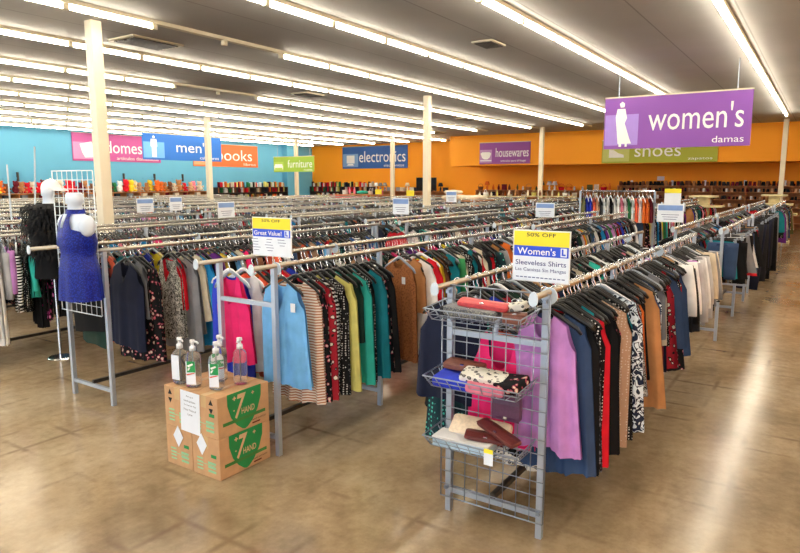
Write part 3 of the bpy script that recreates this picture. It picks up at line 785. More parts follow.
# ------------------------------------------------------------------ sale signs standing on the racks
def sale_sign(loc, rz, w, h, label, kind, zrod=RZ):
    s = empty('sale_sign', loc, rz); tag(s, label, 'sign', 'sale signs on the racks')
    hz = loc[2]-zrod
    MB().tube([(0, .012, -hz+.016), (0, .012, -h*.3)], .006, 6).build('stem', M['chrome'], s)
    MB().box(0, .004, 0, w+.012, .005, h+.012).build('holder', M['white_plastic'], s)
    MB().box(0, 0, -h*.16 if kind != 'plain' else 0, w, .002, h*.68 if kind != 'plain' else h).build('card', M['paper'], s)
    if kind == 'plain': 
        MB().box(0, -.0015, h*.3, w*.96, .001, h*.3).build('blue_band', plain('pale_blue_print', '#7f9fd8', .7), s)
        mb = MB()
        for k in range(3): mb.box(0, -.0015, -.02-h*.13*k, w*(.7-.1*k), .001, h*.028)
        mb.build('small_print', M['blue_ink'], s)
        return s
    MB().box(0, 0, h*.345, w, .002, h*.31).build('yellow_band', M['yellow_paper'], s)
    MB().box(0, -.0008, h*.10, w*.99, .0012, h*.21).build('blue_band', M['blue_paper'], s)
    if kind == 'great':
        lettering('50% OFF', w*.5, h*.075, (0, -.001, h*.43), M['ink'], s, bold=.006)
        lettering('Great Value!', w*.74, h*.12, (-w*.09, -.0016, h*.10), M['white_ink'], s, bold=.008)
        mb = MB()
        rnd = random.Random(4)
        for cx in (-.34, .02, .34):
            for k in range(5 if cx < .3 else 3): mb.box(w*(cx-.1+.05*rnd.random()), -.0016, -h*(.07+.075*k), w*(.12+.1*rnd.random()), .001, h*.012)
        mb.build('small_print', M['blue_ink'], s)
    else:
        lettering('50% OFF', w*.53, h*.075, (0, -.001, h*.43), M['ink'], s, bold=.006)
        lettering("Women's", w*.70, h*.145, (-w*.08, -.0016, h*.10), M['white_ink'], s, bold=.008)
        lettering('Sleeveless Shirts', w*.92, h*.10, (0, -.0012, -h*.135), M['blue_ink'], s, bold=.006)
        lettering('Las Camisas Sin Mangas', w*.92, h*.09, (0, -.0012, -h*.285), M['blue_ink'], s)
        mb = MB()
        for k in range(12): mb.box(w*(-.42+.076*k), -.0014, -h*.435, w*.055, .001, h*.018)
        mb.build('small_print', M['blue_ink'], s)
    MB().box(w*.41, -.0016, h*.10, w*.11, .001, h*.17).build('corner_mark', M['paper'], s)
    q = MB().prism([(w*.375, h*.04), (w*.445, h*.04), (w*.445, h*.07), (w*.405, h*.07), (w*.405, h*.17), (w*.375, h*.17)], -.0028, -.0022)
    q.build('corner_letter', M['blue_paper'], s)
    return s
sale_sign((3.2, 1.225, 1.512), R90-.02, .305, .262, "yellow and blue sign for women's sleeveless shirts on the front rack", 'womens')
sale_sign((3.1, 3.075, 1.535), R90, .345, .25, 'yellow and blue Great Value sign on the rack behind the cartons', 'great')
for (x, y, z, w, h, ld) in [(6.5, 9.27, 1.52, .3, .22, 'small white sign, nearer of two, beyond the blue sequined dress'), (7.1, 9.27, 1.53, .24, .22, 'small white sign, farther of two, beyond the blue sequined dress'), (6.4, 7.23, 1.5, .3, .22, 'small white sign between the blue dress and the Great Value sign'), (7.6, 5.0, 1.56, .26, .22, 'small white sign in front of the middle cream post'),
                            (13.1, 7.22, 1.56, .26, .24, 'small pale sign just past the middle cream post'), (8.2, 3.1, 1.53, .25, .18, 'small blue and white sign below the housewares sign'), (8.0, 1.5, 1.54, .28, .2, 'small white sign tilted over the clipped skirts')]:
    s = sale_sign((x, y, z), R90 if y < 7 or x > 10 else 0, w, h, ld, 'plain')
s = empty('sale_sign', (12.4, 2.3, 1.66), R90); tag(s, 'far small sign with a yellow top in front of the shoe shelves', 'sign', 'sale signs on the racks')
MB().box(0, 0, -.06, .28, .004, .2).build('card', M['paper'], s); MB().box(0, 0, .08, .28, .004, .08).build('yellow_band', M['yellow_paper'], s); MB().tube([(0, .01, -1.64), (0, .01, 0)], .008, 6).build('stem', M['chrome'], s)
for (x, y, ld) in [(16.0, 11.33, 'small yellow sign by the far shelves, short of the middle cream post'), (14.6, 9.3, 'yellow sign standing right behind the middle cream post')]:
    s = empty('sale_sign', (x, y, 1.6), R90); tag(s, ld, 'sign', 'sale signs on the racks')
    MB().box(0, 0, 0, .24, .004, .15).build('card', M['yellow_paper'], s); MB().tube([(0, .01, -.245), (0, .01, 0)], .008, 6).build('stem', M['chrome'], s)

# ------------------------------------------------------------------ grid panels
def gridwall(loc, rz, w, h, mat, label, pitch=.0763, r=.0028):
    mb = MB()
    nx = round(w/pitch); nz = round(h/pitch)
    for i in range(nx+1): mb.tube([(w*i/nx-w/2, 0, 0), (w*i/nx-w/2, 0, h)], r if 0 < i < nx else r*1.6, 6)
    for j in range(nz+1): mb.tube([(-w/2, -r*1.5, h*j/nz), (w/2, -r*1.5, h*j/nz)], r if 0 < j < nz else r*1.6, 6)
    o = mb.build('grid_panel', mat, None, True, loc=loc, rz=rz); tag(o, label, 'grid panel', 'wire grid panels on rack ends')
    return o
gA = gridwall((3.062, 1.425, .10), R90, .62, 1.24, M['wire'], 'silver wire grid panel on the end of the front rack')
gC = gridwall((2.98, 5.21, .80), R90, .60, 1.19, M['white_wire'], 'tall white wire grid panel behind the blue sequined dress')
for g_, zz, yy in ((gA, 1.2, 0), (gA, .05, 0), (gC, .5, 0)):
    for s in (-.28, .28): MB().box(s, .02, zz, .02, .04, .02).build('bracket', M['wire'], g_)

# baskets
def basket(z, label, tilt=0):
    w, d, hb = .54, .22, .075
    s = empty('wire_basket', (3.055, 1.43, z), R90); tag(s, label, 'wire basket', 'wire baskets on the front rack')
    fl = MB(); r = .0024
    for k in range(10): fl.tube([(-w/2+.03+(w-.06)*k/9, -.012, 0), (-w/2+.03+(w-.06)*k/9, -d, 0)], r, 5)
    for k in range(4): fl.tube([(-w/2+.03, -.012-(d-.012)*k/3, 0), (w/2-.03, -.012-(d-.012)*k/3, 0)], r, 5)
    fl.build('basket_floor', M['wire'], s, True)
    rim = MB().tube([(-w/2, -.01, hb), (-w/2, -d-.04, hb*.8), (w/2, -d-.04, hb*.8), (w/2, -.01, hb)], .004, 6)
    rim.build('rim', M['wire'], s, True)
    sd = MB()
    for k in range(9):
        xx = (w-.06)*(k/8-.5); sd.tube([(xx, -d, 0), (xx*1.09, -d-.04, hb*.8)], r, 5)
    for q in (-1, 1):
        for k in range(4): sd.tube([(q*(w/2-.03), -.02-(d-.03)*k/3, 0), (q*w/2, -.02-(d+.01)*k/3, hb*(1-.2*k/3))], r, 5)
        sd.tube([(q*(w/2-.015), -.012, hb*.5), (q*(w/2-.015), -d-.02, hb*.4)], r, 5)
    sd.tube([(-w/2+.015, -d-.02, hb*.4), (w/2-.015, -d-.02, hb*.4)], r, 5)
    sd.build('basket_sides', M['wire'], s, True)
    return s
ZB = (1.19, .83, .50)
basket(ZB[0], 'topmost wire basket, holding a red clutch and woven purse'); basket(ZB[1], 'middle wire basket, holding patterned pouches'); b3 = basket(ZB[2], 'lowest wire basket, holding maroon wallets and a cream bag')
t = MB().box(.12, -.262, .03, .05, .002, .085).build('price_tag', M['paper'], b3); MB().box(.12, -.2635, .062, .05, .002, .022).build('price_tag_top', M['yellow_paper'], b3)

def pouch(name, loc, rot, w, d, h, mat, label, cat='purse', flap=None, strap=None):
    o = MB()
    R = []
    for k in range(7):
        t = k/6; q = math.sqrt(max(0, 1-(2*t-1)**4))*.05+.95
        R.append((0, 0, -h/2+h*t, w/2*q, d/2*q))
    o.rings(R, 28, sup=.2)
    ob = o.build(name, mat, None, True); ob.location = loc; ob.rotation_euler = rot
    tag(ob, label, cat, 'purses and wallets in the wire baskets')
    if flap:
        f = MB().grid(lambda u, v: ((u-.5)*w*.96, -d/2*.96+d*.62*v-.004, h/2+.003-.004*(1-v)), 8, 4)
        f.build('flap', flap, ob, True); MB().box(0, -d*.38, h/2+.004, .02, .012, .006).build('clasp', M['chrome'], ob)
    if strap:
        MB().tube([(-w/2, 0, h*.3), (-w*.3, -.03, h*.7), (0, -.04, h*.8), (w*.3, -.02, h*.7), (w/2, 0, h*.3)], .005, 6).build('strap', strap, ob, True)
    return ob
fl = {k: F[k] for k in F}
# local basket axes: x_local -> -Y world, y_local -> +X world
def inb(lx, ly, z): return (3.055+ly, 1.43-lx, z)
pouch('clutch_bag', inb(.0, -.10, ZB[0]+.083), (.15, .06, R90+.12), .27, .085, .026, M['red_leather'], 'long red clutch bag on top in the topmost wire basket', 'bag', flap=M['red_leather'])
pouch('woven_purse', inb(-.05, -.13, ZB[0]+.045), (0, .05, R90+.1), .28, .15, .045, fabric('woven_grey', '#5c6068', '#a3a49a', 'knit', 120), 'grey woven purse under the red clutch bag', 'purse', flap=F['grey'])
pouch('wallet', inb(.17, -.09, ZB[0]+.03), (0, 0, R90+.3), .12, .10, .05, M['brown_leather'], 'small brown purse at the aisle end of the topmost basket', 'wallet', flap=M['brown_leather'])
pouch('pouch', inb(.13, -.06, ZB[0]+.075), (.2, -.25, R90-.2), .2, .06, .035, F['white_floral'], 'white and black dotted pouch leaning at the back of the topmost basket', 'pouch')
pouch('toiletry_bag', inb(-.17, -.08, ZB[0]+.03), (0, 0, R90), .14, .14, .05, F['charcoal'], 'dark cloth bag at the inner end of the topmost basket', 'bag')
pouch('wallet', inb(-.13, -.05, ZB[1]+.085), (.1, .05, R90+.1), .22, .11, .03, M['brown_leather'], 'brown leather wallet in the middle basket', 'wallet', flap=M['brown_leather'])
pouch('folder', inb(-.12, -.14, ZB[1]+.03), (.1, 0, R90), .25, .16, .05, F['royal_blue'], 'blue pouch at the inner end of the middle basket', 'pouch')
pouch('pouch', inb(.02, -.12, ZB[1]+.066), (.15, .05, R90+.15), .24, .14, .035, F['white_floral'], 'grey and white patterned pouch in the middle basket', 'pouch', flap=F['white_floral'])
pouch('pouch', inb(.06, -.18, ZB[1]+.032), (.15, .05, R90+.2), .2, .10, .04, F['pink'], 'pink pouch under the patterned one in the middle basket', 'pouch')
pouch('pouch', inb(.17, -.11, ZB[1]+.05), (.1, -.1, R90-.1), .14, .16, .055, F['black_floral'], 'black floral pouch at the aisle end of the middle basket', 'pouch')
pouch('handbag', inb(.12, -.045, ZB[1]-.10), (PI/2, 0, R90), .16, .14, .04, M['mauve_leather'], 'mauve handbag hanging under the middle basket', 'bag', flap=M['mauve_leather'])
pouch('handbag', inb(-.02, -.07, ZB[2]+.085), (.7, 0, R90+.05), .34, .12, .04, M['cream_leather'], 'large cream handbag leaning at the back of the lowest basket', 'bag')
bk = empty('storage_box', inb(-.07, -.155, ZB[2]+.004), R90+.05); tag(bk, 'flat pale blue and white box in the front of the lowest basket', 'box')
MB().box(0, 0, .022, .32, .13, .044).build('body', F['pale_blue'], bk, bevel=.004); MB().box(0, 0, .049, .324, .134, .012).build('lid', M['white_plastic'], bk, bevel=.003)
pouch('wallet', inb(.04, -.13, ZB[2]+.075), (.1, .1, R90+.35), .22, .09, .022, M['maroon_leather'], 'lower of the two crossed maroon wallets in the lowest basket', 'wallet', flap=M['maroon_leather'])
pouch('wallet', inb(.10, -.10, ZB[2]+.102), (.1, .2, R90-.35), .27, .08, .022, M['maroon_leather'], 'upper of the two crossed maroon wallets in the lowest basket', 'wallet', flap=M['maroon_leather'])

# face-out arm on front rack's end, with a pink top, a leopard skirt under it
arm = MB().tube([(3.1, 1.43, 1.07), (3.13, 1.43, 1.16), (3.18, 1.43, 1.185), (3.4, 1.43, 1.205), (3.42, 1.43, 1.225)], .014, 8).build('face_out_arm', M['leg_steel']); tag(arm, 'grey face-out arm behind the wire baskets of the front rack', 'rack arm')
def faceout(x, z, kind, colour, me, label, hlabel, yaw):
    zz = z
    h = newobj('hanger', HANG); h.location = (x, 1.43, zz); h.rotation_euler = (0, 0, yaw); tag(h, hlabel, 'hanger'); newobj('hook', HOOK, h)
    g = newobj(kind, me, None, F[colour]); g.location = (x, 1.43, zz); g.rotation_euler = (0, 0, yaw); tag(g, label, kind.split('_')[-1])
faceout(3.2, 1.20, 'camisole', 'hot_pink', racer, 'pink and red tank top hanging behind the wire baskets', 'black hanger holding the pink tank top behind the wire baskets', 0)
faceout(3.28, 1.21, 'camisole', 'coral', shortt, 'coral red top behind the pink tank top', 'black hanger holding the coral top behind the pink tank top', 0)
faceout(3.36, 1.22, 'sleeveless_dress', 'white_floral', G['sleeveless_dress'][0], 'black and white floral dress hanging below the pink tank top', 'black hanger holding the floral dress behind the wire baskets', 0)

# ------------------------------------------------------------------ cartons
def carton(loc, label, arrows, shield):
    lx, ly, lz = .446, .262, .274
    c = empty('carton', loc); tag(c, label, 'carton', 'cartons of hand sanitizer')
    MB().box(lx/2, ly/2, lz/2, lx, ly, lz).build('body', M['carton'], c, bevel=.004)
    MB().box(lx/2, ly/2, lz+.0005, lx, .05, .001).build('tape', M['tape'], c)
    MB().box(-.0006, ly/2, lz-.04, .001, .05, .08).build('tape', M['tape'], c)
    e = empty_child('printed_end', c, (-.001, ly/2, lz/2), R90)
    pr = MB()
    for k in range(3): pr.box(.055, 0, -.035-.028*k, .075, .001, .016)
    for k in range(4): pr.box(-.06, 0, -.02-.024*k, .055, .001, .010)
    pr.box(0, .0004, -.05, .17, .0006, .004).build('printed_lettering', M['print_pale_green'], e)
    MB().box(.075, -.0005, .015, .05, .001, .022).build('printed_label', M['print_green'], e)
    if arrows:
        a = MB()
        for s in (-1, 1): a.prism([(-.02, .052+s*.012), (.02, .052+s*.012), (0, .052+s*.048)] if s > 0 else [(-.02, .052-.012), (0, .052-.048), (.02, .052-.012)], -.001, 0)
        o = a.build('printed_arrows', M['print_black'], e); o.location = (arrows, 0, .02)
    if shield:
        f = empty_child('printed_side', c, (lx*.5, -.001, lz/2), 0)
        pts = [(-.125, .13), (.135, .13)]
        for k in range(7):
            a = k/6; pts.append((.135-.13*a**1.6-.005, .13-.25*a*(1.0) if k < 6 else -.12))
        pts = [(-.125, .132), (.13, .132), (.128, .06), (.10, -.02), (.06, -.08), (.02, -.115), (0, -.122), (-.02, -.115), (-.06, -.08), (-.10, -.02), (-.124, .06)]
        MB().prism([(x_*1.16, z_*1.05) for x_, z_ in pts], -.001, 0).build('printed_shield', M['print_green'], f)
        st = MB().box(0, -.0009, -.052, .37, .0012, .022); st.build('printed_band', plain('band_green', '#3f7d3c', .8), f)
        lettering('7', .10, .16, (-.035, -.001, .04), M['carton_pale'], f, 'printed_number', bold=.02, shear=.35)
        lettering('HAND', .115, .042, (.03, -.0012, .0), M['carton_pale'], f, 'printed_word', bold=.015)
        pl = MB()
        for (px_, pz, r) in ((-.085, .10, .014), (.075, .10, .012), (-.09, .02, .006)):
            pl.box(px_, -.0016, pz, r*2, .001, r*.6).box(px_, -.0016, pz, r*.6, .001, r*2)
        pl.build('printed_plus', M['carton_pale'], f)
        lettering('hand sanitizer', .13, .014, (.125, -.001, -.088), M['print_black'], f, 'printed_small_word')
        MB().box(.10, -.001, -.112, .07, .001, .010).build('printed_bar', plain('dark_red_print', '#6b2f20', .8), f)
    return c
def empty_child(name, parent, loc, rz):
    o = bpy.data.objects.new(name, None); link(o, parent); o.location = loc; o.rotation_euler = (0, 0, rz); return o
BX, BY = 2.60, 3.09
carton((BX, BY, 0), 'lower carton with a green shield on its side, standing on the floor', None, True)
carton((BX+.004, BY+.272, 0), 'lower carton behind the shield one, its end showing a white diamond', None, False)
carton((BX-.002, BY, .276), 'upper carton with a green shield, carrying the sanitizer bottles', .07, True)
carton((BX, BY+.266, .276), 'upper carton away from the aisle, under the clear bottle', -.07, False)
n = empty('paper_note', (BX-.006, BY+.262, .40), R90); tag(n, 'white typed paper note taped to the front of the cartons', 'note')
MB().box(0, 0, .01, .19, .001, .28).build('sheet', M['paper'], n)
for k, s in enumerate(['Pick up of', 'hand sanitizer', 'To Stay At The', 'Front Three of', 'Line']):
    lettering(s, (.07, .115, .12, .12, .045)[k], .014, (0, -.0005, .115-.03*k), M['ink'], n, 'typed_line')
n.rotation_euler = (0, .03, R90)
for (yy, ld) in ((BY+.40, 'white diamond sticker on the lower carton away from the aisle'), (BY+.165, 'white diamond sticker on the lower shield carton')):
    d = MB().prism([(-.05, 0), (0, -.075), (.05, 0), (0, .075)], -.001, 0).build('diamond_sticker', M['paper'], None, loc=(BX-.003, yy, .215), rz=R90); tag(d, ld, 'sticker', 'diamond stickers on the cartons')

# bottles
def bottle(loc, rz, label, labelled=True):
    b = empty('pump_bottle', loc, rz); b.scale = (1.12, 1.12, 1.2); tag(b, label, 'bottle', 'sanitizer bottles on the cartons')
    MB().rings([(0, 0, .002, .034, .034), (0, 0, .008, .039, .039), (0, 0, .05, .040, .040), (0, 0, .15, .040, .040), (0, 0, .178, .038, .038), (0, 0, .192, .028, .028), (0, 0, .198, .016, .016), (0, 0, .208, .015, .015)], 24, sup=.55).build('bottle_body', M['clear'], b, True)
    p = MB().rings([(0, 0, .203, .019, .019), (0, 0, .226, .018, .018), (0, 0, .230, .010, .010), (0, 0, .246, .009, .009), (0, 0, .248, .015, .017), (0, 0, .264, .014, .016)], 16)
    p.tube([(0, 0, .256), (.03, -.01, .254), (.042, -.014, .246)], .006, 8)
    p.build('pump', M['white_plastic'], b, True)
    MB().tube([(0, 0, .02), (0, 0, .2)], .003, 6).build('dip_tube', M['white_plastic'], b)
    if labelled:
        MB().box(0, -.0405, .085, .058, .001, .13).build('paper_label', M['paper'], b)
        MB().box(.003, -.0415, .120, .050, .001, .062).build('green_label', M['label_green'], b)
        q = MB().prism([(-.02, .128), (.012, .14), (.018, .132), (-.012, .118)], -.0430, -.0422); q.prism([(-.016, .112), (.0, .118), (-.01, .1), (-.018, .098)], -.0430, -.0422)
        q.build('label_mark', M['white_ink'], b)
        MB().prism([(-.028, .078), (.024, .088), (.024, .083), (-.02, .072)], -.0426, -.0418).build('label_swoosh', plain('red_swoosh', '#d8452e', .6), b)
    else:
        MB().box(0, -.0405, .1, .062, .001, .14).build('back_label', plain('pale_back_label', '#dfe6f2', .6, noise=.02), b)
    return b
ZT = .552
bottle((2.685, 3.545, ZT), R90+.1, 'clear pump bottle without a green label, at the corner of the cartons', False)
bottle((2.69, 3.42, ZT), R90+.5, 'pump bottle with a green label behind the paper note')
bottle((2.735, 3.245, ZT), R90+.45, 'front pump bottle with a green and white label')
bottle((2.87, 3.37, ZT), R90+.4, 'pump bottle half hidden behind the front one')
bottle((2.90, 3.20, ZT), R90-.75, 'pump bottle turned sideways beside the rack leg')

# ------------------------------------------------------------------ display forms
def form(loc, rz, label, scale=1.0):
    f = empty('dress_form', loc, rz); tag(f, label, 'dress form', 'white display forms')
    mb = MB()
    mb.rings([(0, 0, -.60, .11, .155), (0, 0, -.57, .115, .165), (0, 0, -.45, .095, .13), (0, 0, -.32, .105, .145), (0, 0, -.22, .125, .165), (0, 0, -.12, .105, .172), (0, 0, -.05, .085, .18), (0, 0, -.015, .07, .16), (0, 0, .01, .062, .10), (0, 0, .035, .055, .062), (0, 0, .09, .053, .056), (0, 0, .10, .065, .075), (0, 0, .165, .064, .074), (0, 0, .18, .05, .058)], 24)
    for s in (-1, 1): mb.ball((0, s*.185, -.075), (.062, .062, .085), 14, 8)
    mb.build('torso', M['form'], f, True)
    return f
f1 = form((2.85, 4.97, 1.635), -.1, 'white display form wearing the blue sequined dress')
MB().box(.09, 0, -.1, .10, .03, .02).build('hook', M['wire'], f1)
dr = MB()
def drr(u, v):
    # v 0 top (bust) .. 1 hem ; u around
    a = 2*PI*u; z = -.14-.53*v
    k = [(0, .118, .185), (.12, .14, .182), (.33, .118, .16), (.55, .14, .195), (.8, .15, .205), (1, .155, .215)]
    for (p, q) in zip(k[:-1], k[1:]):
        if p[0] <= v <= q[0]:
            t = (v-p[0])/(q[0]-p[0]); rx = p[1]+(q[1]-p[1])*t; ry = p[2]+(q[2]-p[2])*t
    w = 1+.045*math.sin(9*a)*v+.03*math.sin(5*a+1)*v
    top = .05*max(0, -math.cos(a))*(1-v)**3
    return (math.cos(a)*rx*w, math.sin(a)*ry*w, z+top)
dress = empty('halter_dress', (2.85, 4.97, 1.635), -.1); tag(dress, 'royal blue sequined halter dress on the white display form', 'dress')
dr.grid(drr, 48, 24).build('dress_body', F['blue_sequined'], dress, True)
PROF = [(-.26, .125, .17), (-.22, .132, .172), (-.12, .115, .18), (-.05, .095, .188), (-.015, .08, .168), (.01, .072, .11), (.035, .066, .075)]
def on_form(y, z):
    for (p, q) in zip(PROF[:-1], PROF[1:]):
        if p[0] <= z <= q[0]:
            t = (z-p[0])/(q[0]-p[0]); rx = p[1]+(q[1]-p[1])*t; ry = p[2]+(q[2]-p[2])*t
            return -rx*math.sqrt(max(.05, 1-(y/ry)**2))-.012
    return -.1
for s in (-1, 1):
    def strap(u, v, s=s):
        z = -.24+.265*v
        y = s*(.002+.03*v+u*(.158*(1-v)**1.2+.035))
        y = max(-.168, min(.168, y))
        return (on_form(y, z), y, z)
    MB().grid(strap, 8, 14).build('halter_strap', F['blue_sequined'], dress, True)
MB().rings([(0, 0, .015, .074, .092), (0, 0, .05, .066, .078)], 20, capb=False, capt=False).build('neck_band', F['blue_sequined'], dress, True)

f2 = form((3.64, 6.84, 1.66), -.5, 'white display form wearing the black feathered top')
MB().tube([(0, 0, -1.66), (0, 0, -.7)], .014, 8).build('stand_pole', M['chrome'], f2); MB().rings([(0, 0, -1.66, .13, .13), (0, 0, -1.645, .12, .12)], 20).build('stand_base', M['chrome'], f2)
top = empty('feather_blouse', (3.64, 6.84, 1.66), -.5); top.scale = (1.4, 1.75, 1.0); tag(top, 'black feathered blouse on the second white display form', 'blouse')
tb = MB().rings([(0, 0, -.52, .15, .20), (0, 0, -.4, .14, .18), (0, 0, -.22, .15, .2), (0, 0, -.1, .135, .225), (0, 0, -.03, .11, .23), (0, 0, .02, .085, .13)], 24, capb=False, capt=False)
tb.build('bodice', F['black'], top, True)
fr = MB(); rnd = random.Random(3)
for k in range(900):
    a = rnd.uniform(0, 2*PI); z = rnd.choice((rnd.uniform(-.26, .02), rnd.uniform(-.26, .02), rnd.uniform(-.5, -.36)))
    rx, ry = (.135, .22) if z > -.3 else (.145, .195)
    p = Vector((math.cos(a)*rx, math.sin(a)*ry, z)); out = Vector((math.cos(a), math.sin(a), 0))
    L = rnd.uniform(.06, .13); t = Vector((-out.y, out.x, 0))*rnd.uniform(.005, .011)
    m1 = p+out*L*.5+Vector((0, 0, -L*.3)); e = p+out*L*.62+Vector((rnd.uniform(-.02, .02), rnd.uniform(-.02, .02), -L))
    b = len(fr.v); fr.v += [tuple(p-t), tuple(p+t), tuple(m1+t), tuple(m1-t), tuple(e)]
    fr.f += [(b, b+1, b+2, b+3), (b+3, b+2, b+4)]
fo = fr.build('feathers', F['black'], top); fo['kind'] = 'stuff'
sk = MB().grid(lambda u, v: (math.cos(2*PI*u)*(.135+.06*v)*(1+.05*math.sin(14*PI*u)*v), math.sin(2*PI*u)*(.18+.08*v)*(1+.05*math.sin(14*PI*u)*v), -.40-.36*v), 56, 12)
sk = sk.build('skirt', F['black'], None, True, loc=(3.64, 6.84, 1.66), rz=-.5); tag(sk, 'long black skirt below the black feathered blouse', 'skirt')

# white cap hung on the corner of the white grid
cap = empty('baseball_cap', (2.955, 5.50, 1.84), -1.4); tag(cap, 'white baseball cap hanging on the corner of the white grid', 'cap')
cb = MB().grid(lambda u, v: (math.cos(2*PI*u)*.085*math.cos(v*PI/2)+.0, math.sin(2*PI*u)*.075*math.cos(v*PI/2), .085*math.sin(v*PI/2)), 20, 8)
cb.build('crown', F['white'], cap, True)
bb = MB().grid(lambda u, v: (.06+.10*v*math.cos((u-.5)*1.6), math.sin((u-.5)*2.2)*.082*(1-.12*v), .004-.02*v*v), 12, 5)
bb.build('brim', F['white'], cap, True).modifiers.new('Solid', 'SOLIDIFY').thickness = .004
MB().ball((0, 0, .086), .007, 8, 4).build('button', F['white'], cap)
for (x, y, tx, ld) in [(4.95, 9.9, .35, 'taller thin grey pole rising behind the black feathered top'), (4.75, 10.0, .02, 'shorter thin grey pole beside the taller one')]:
    p = MB().tube([(0, 0, 0), (tx*.5, 0, 2.42 if tx > .1 else 2.15)], .012, 8).build('pole', M['leg_steel'], None, True, loc=(x, y, 0)); tag(p, ld, 'pole', 'thin poles by the racks')

# ------------------------------------------------------------------ far shelves
def shelf_unit(name, x, y, rz, L, d, levels, mat, label, back=True, topz=None):
    s = empty(name, (x, y, 0), rz); tag(s, label, 'shelf', 'shelves along the far walls')
    H = topz or levels[-1]
    if back: MB().box(0, d/2-.015, H/2, L, .02, H).build('back_panel', mat, s)
    n = max(2, round(L/1.25)+1)
    for k in range(n): MB().box(-L/2+.015+(L-.03)*k/(n-1), 0, H/2, .03, d-.04, H-.002).build('upright', mat, s)
    for z in levels: MB().box(0, -.005, z-.0125, L+.002, d, .025).build('shelf_board', mat, s)
    return s
def to_world(x, y, rz, lx, ly): c, q = math.cos(rz), math.sin(rz); return (x+lx*c-ly*q, y+lx*q+ly*c)

GENERIC = {}
def small(kind, i):
    key = (kind, i)
    if key in GENERIC: return GENERIC[key]
    rnd = random.Random(i*7+len(kind)); mb = MB()
    if kind == 'book':
        w, d, h = rnd.uniform(.035, .07), .16, rnd.uniform(.2, .3)
        mb.box(-w/2, 0, h/2, .004, d, h).box(w/2, 0, h/2, .004, d, h).box(0, -d/2, h/2, w, .004, h).box(0, .004, h/2, w-.004, d-.012, h-.012)
    elif kind == 'shoe':
        poly = [(-.13, 0), (.13, 0), (.14, .02), (.13, .045), (.06, .06), (.0, .085), (-.04, .12+.05*rnd.random()), (-.12, .12+.05*rnd.random()), (-.135, .06)]
        mb.prism(poly, -.042, .042)
    elif kind == 'plush_toy':
        mb.ball((0, 0, .12), (.11, .10, .12), 12, 7); mb.ball((0, -.02, .28), (.09, .085, .085), 12, 7)
        for s in (-1, 1): mb.ball((s*.065, 0, .35), .032, 8, 5); mb.ball((s*.1, -.07, .05), (.04, .08, .04), 8, 5); mb.ball((s*.12, -.05, .17), (.035, .06, .045), 8, 5)
    elif kind == 'vase':
        r = rnd.uniform(.05, .09); h = rnd.uniform(.18, .36)
        mb.rings([(0, 0, 0, r*.6, r*.6), (0, 0, h*.3, r, r), (0, 0, h*.6, r*.8, r*.8), (0, 0, h*.85, r*.4, r*.4), (0, 0, h, r*.55, r*.55)], 14)
    elif kind == 'table_lamp':
        mb.rings([(0, 0, 0, .08, .08), (0, 0, .02, .07, .07), (0, 0, .05, .03, .03), (0, 0, .13, .06, .06), (0, 0, .22, .02, .02), (0, 0, .27, .015, .015)], 14)
        mb.rings([(0, 0, .26, .14, .14), (0, 0, .45, .08, .08)], 16)
    elif kind == 'box':
        mb.box(0, 0, .09, .24, .2, .18).box(0, 0, .19, .25, .21, .03)
    elif kind == 'basket':
        mb.rings([(0, 0, 0, .12, .1), (0, 0, .16, .16, .13), (0, 0, .17, .165, .135), (0, 0, .165, .14, .11), (0, 0, .03, .11, .09)], 16)
        mb.tube([(-.15, 0, .16), (-.1, 0, .28), (0, 0, .32), (.1, 0, .28), (.15, 0, .16)], .01, 6)
    elif kind == 'pillow':
        mb.rings([(0, 0, .0, .05, .03), (0, 0, .03, .30, .20), (0, 0, .085, .34, .23), (0, 0, .14, .30, .2), (0, 0, .17, .05, .03)], 20, sup=.6)
    elif kind == 'folded_blanket':
        for k in range(3): mb.rings([(0, 0, .05*k, .26, .18), (0, 0, .05*k+.025, .29, .2), (0, 0, .05*k+.05, .26, .18)], 18, sup=.5)
    elif kind == 'picture_frame':
        w, h = rnd.uniform(.2, .34), rnd.uniform(.2, .34)
        mb.box(0, 0, h/2, w, .02, h).box(0, -.012, h/2, w*.8, .004, h*.8)
    me = mb.mesh(kind, F['black'], kind not in ('book', 'box', 'shoe', 'picture_frame'))
    GENERIC[key] = me
    return me
SEEN = {}
def put(kind, x, y, z, rz, colour, where, cat=None, group=None, sc_=1.0):
    o = newobj(kind, small(kind, random.randint(0, 3)), None, F[colour])
    o.location = (x, y, z+.001); o.rotation_euler = (0, 0, rz); o.scale = (sc_,)*3
    lb = '%s %s %s' % (colour.replace('_', ' '), kind.replace('_', ' '), where)
    tag(o, lb, cat or kind.replace('_', ' ').split()[-1], lb)
    return o

# plush toys and hats along the light blue wall
s = shelf_unit('wall_shelf', 16.6, 26.2, 0, 10.5, .7, (.3, .75, 1.2, 1.45), M['brown_wood'], 'long low shelf of plush toys along the light blue wall')
cols = ['red', 'yellow', 'tan', 'tan', 'orange', 'beige', 'brown', 'cream', 'pink', 'red', 'white', 'green', 'maroon']
k = 0; x = 11.6
while x < 21.7:
    c = cols[random.randrange(len(cols))] if abs(x-18.9) > .25 else 'orange'
    put('plush_toy', x, 26.1+random.uniform(-.1, .1), 1.45, random.uniform(-.5, .5), c, 'on the long shelf along the light blue wall', 'toy', sc_=random.uniform(1.0, 1.5)); x += random.uniform(.2, .32)
x = 11.7
while x < 21.5:
    put('box', x, 26.0, 1.2, 0, random.choice(['charcoal', 'brown', 'cream', 'grey', 'maroon']), 'under the plush toys along the light blue wall', sc_=.9); x += random.uniform(.4, .8)
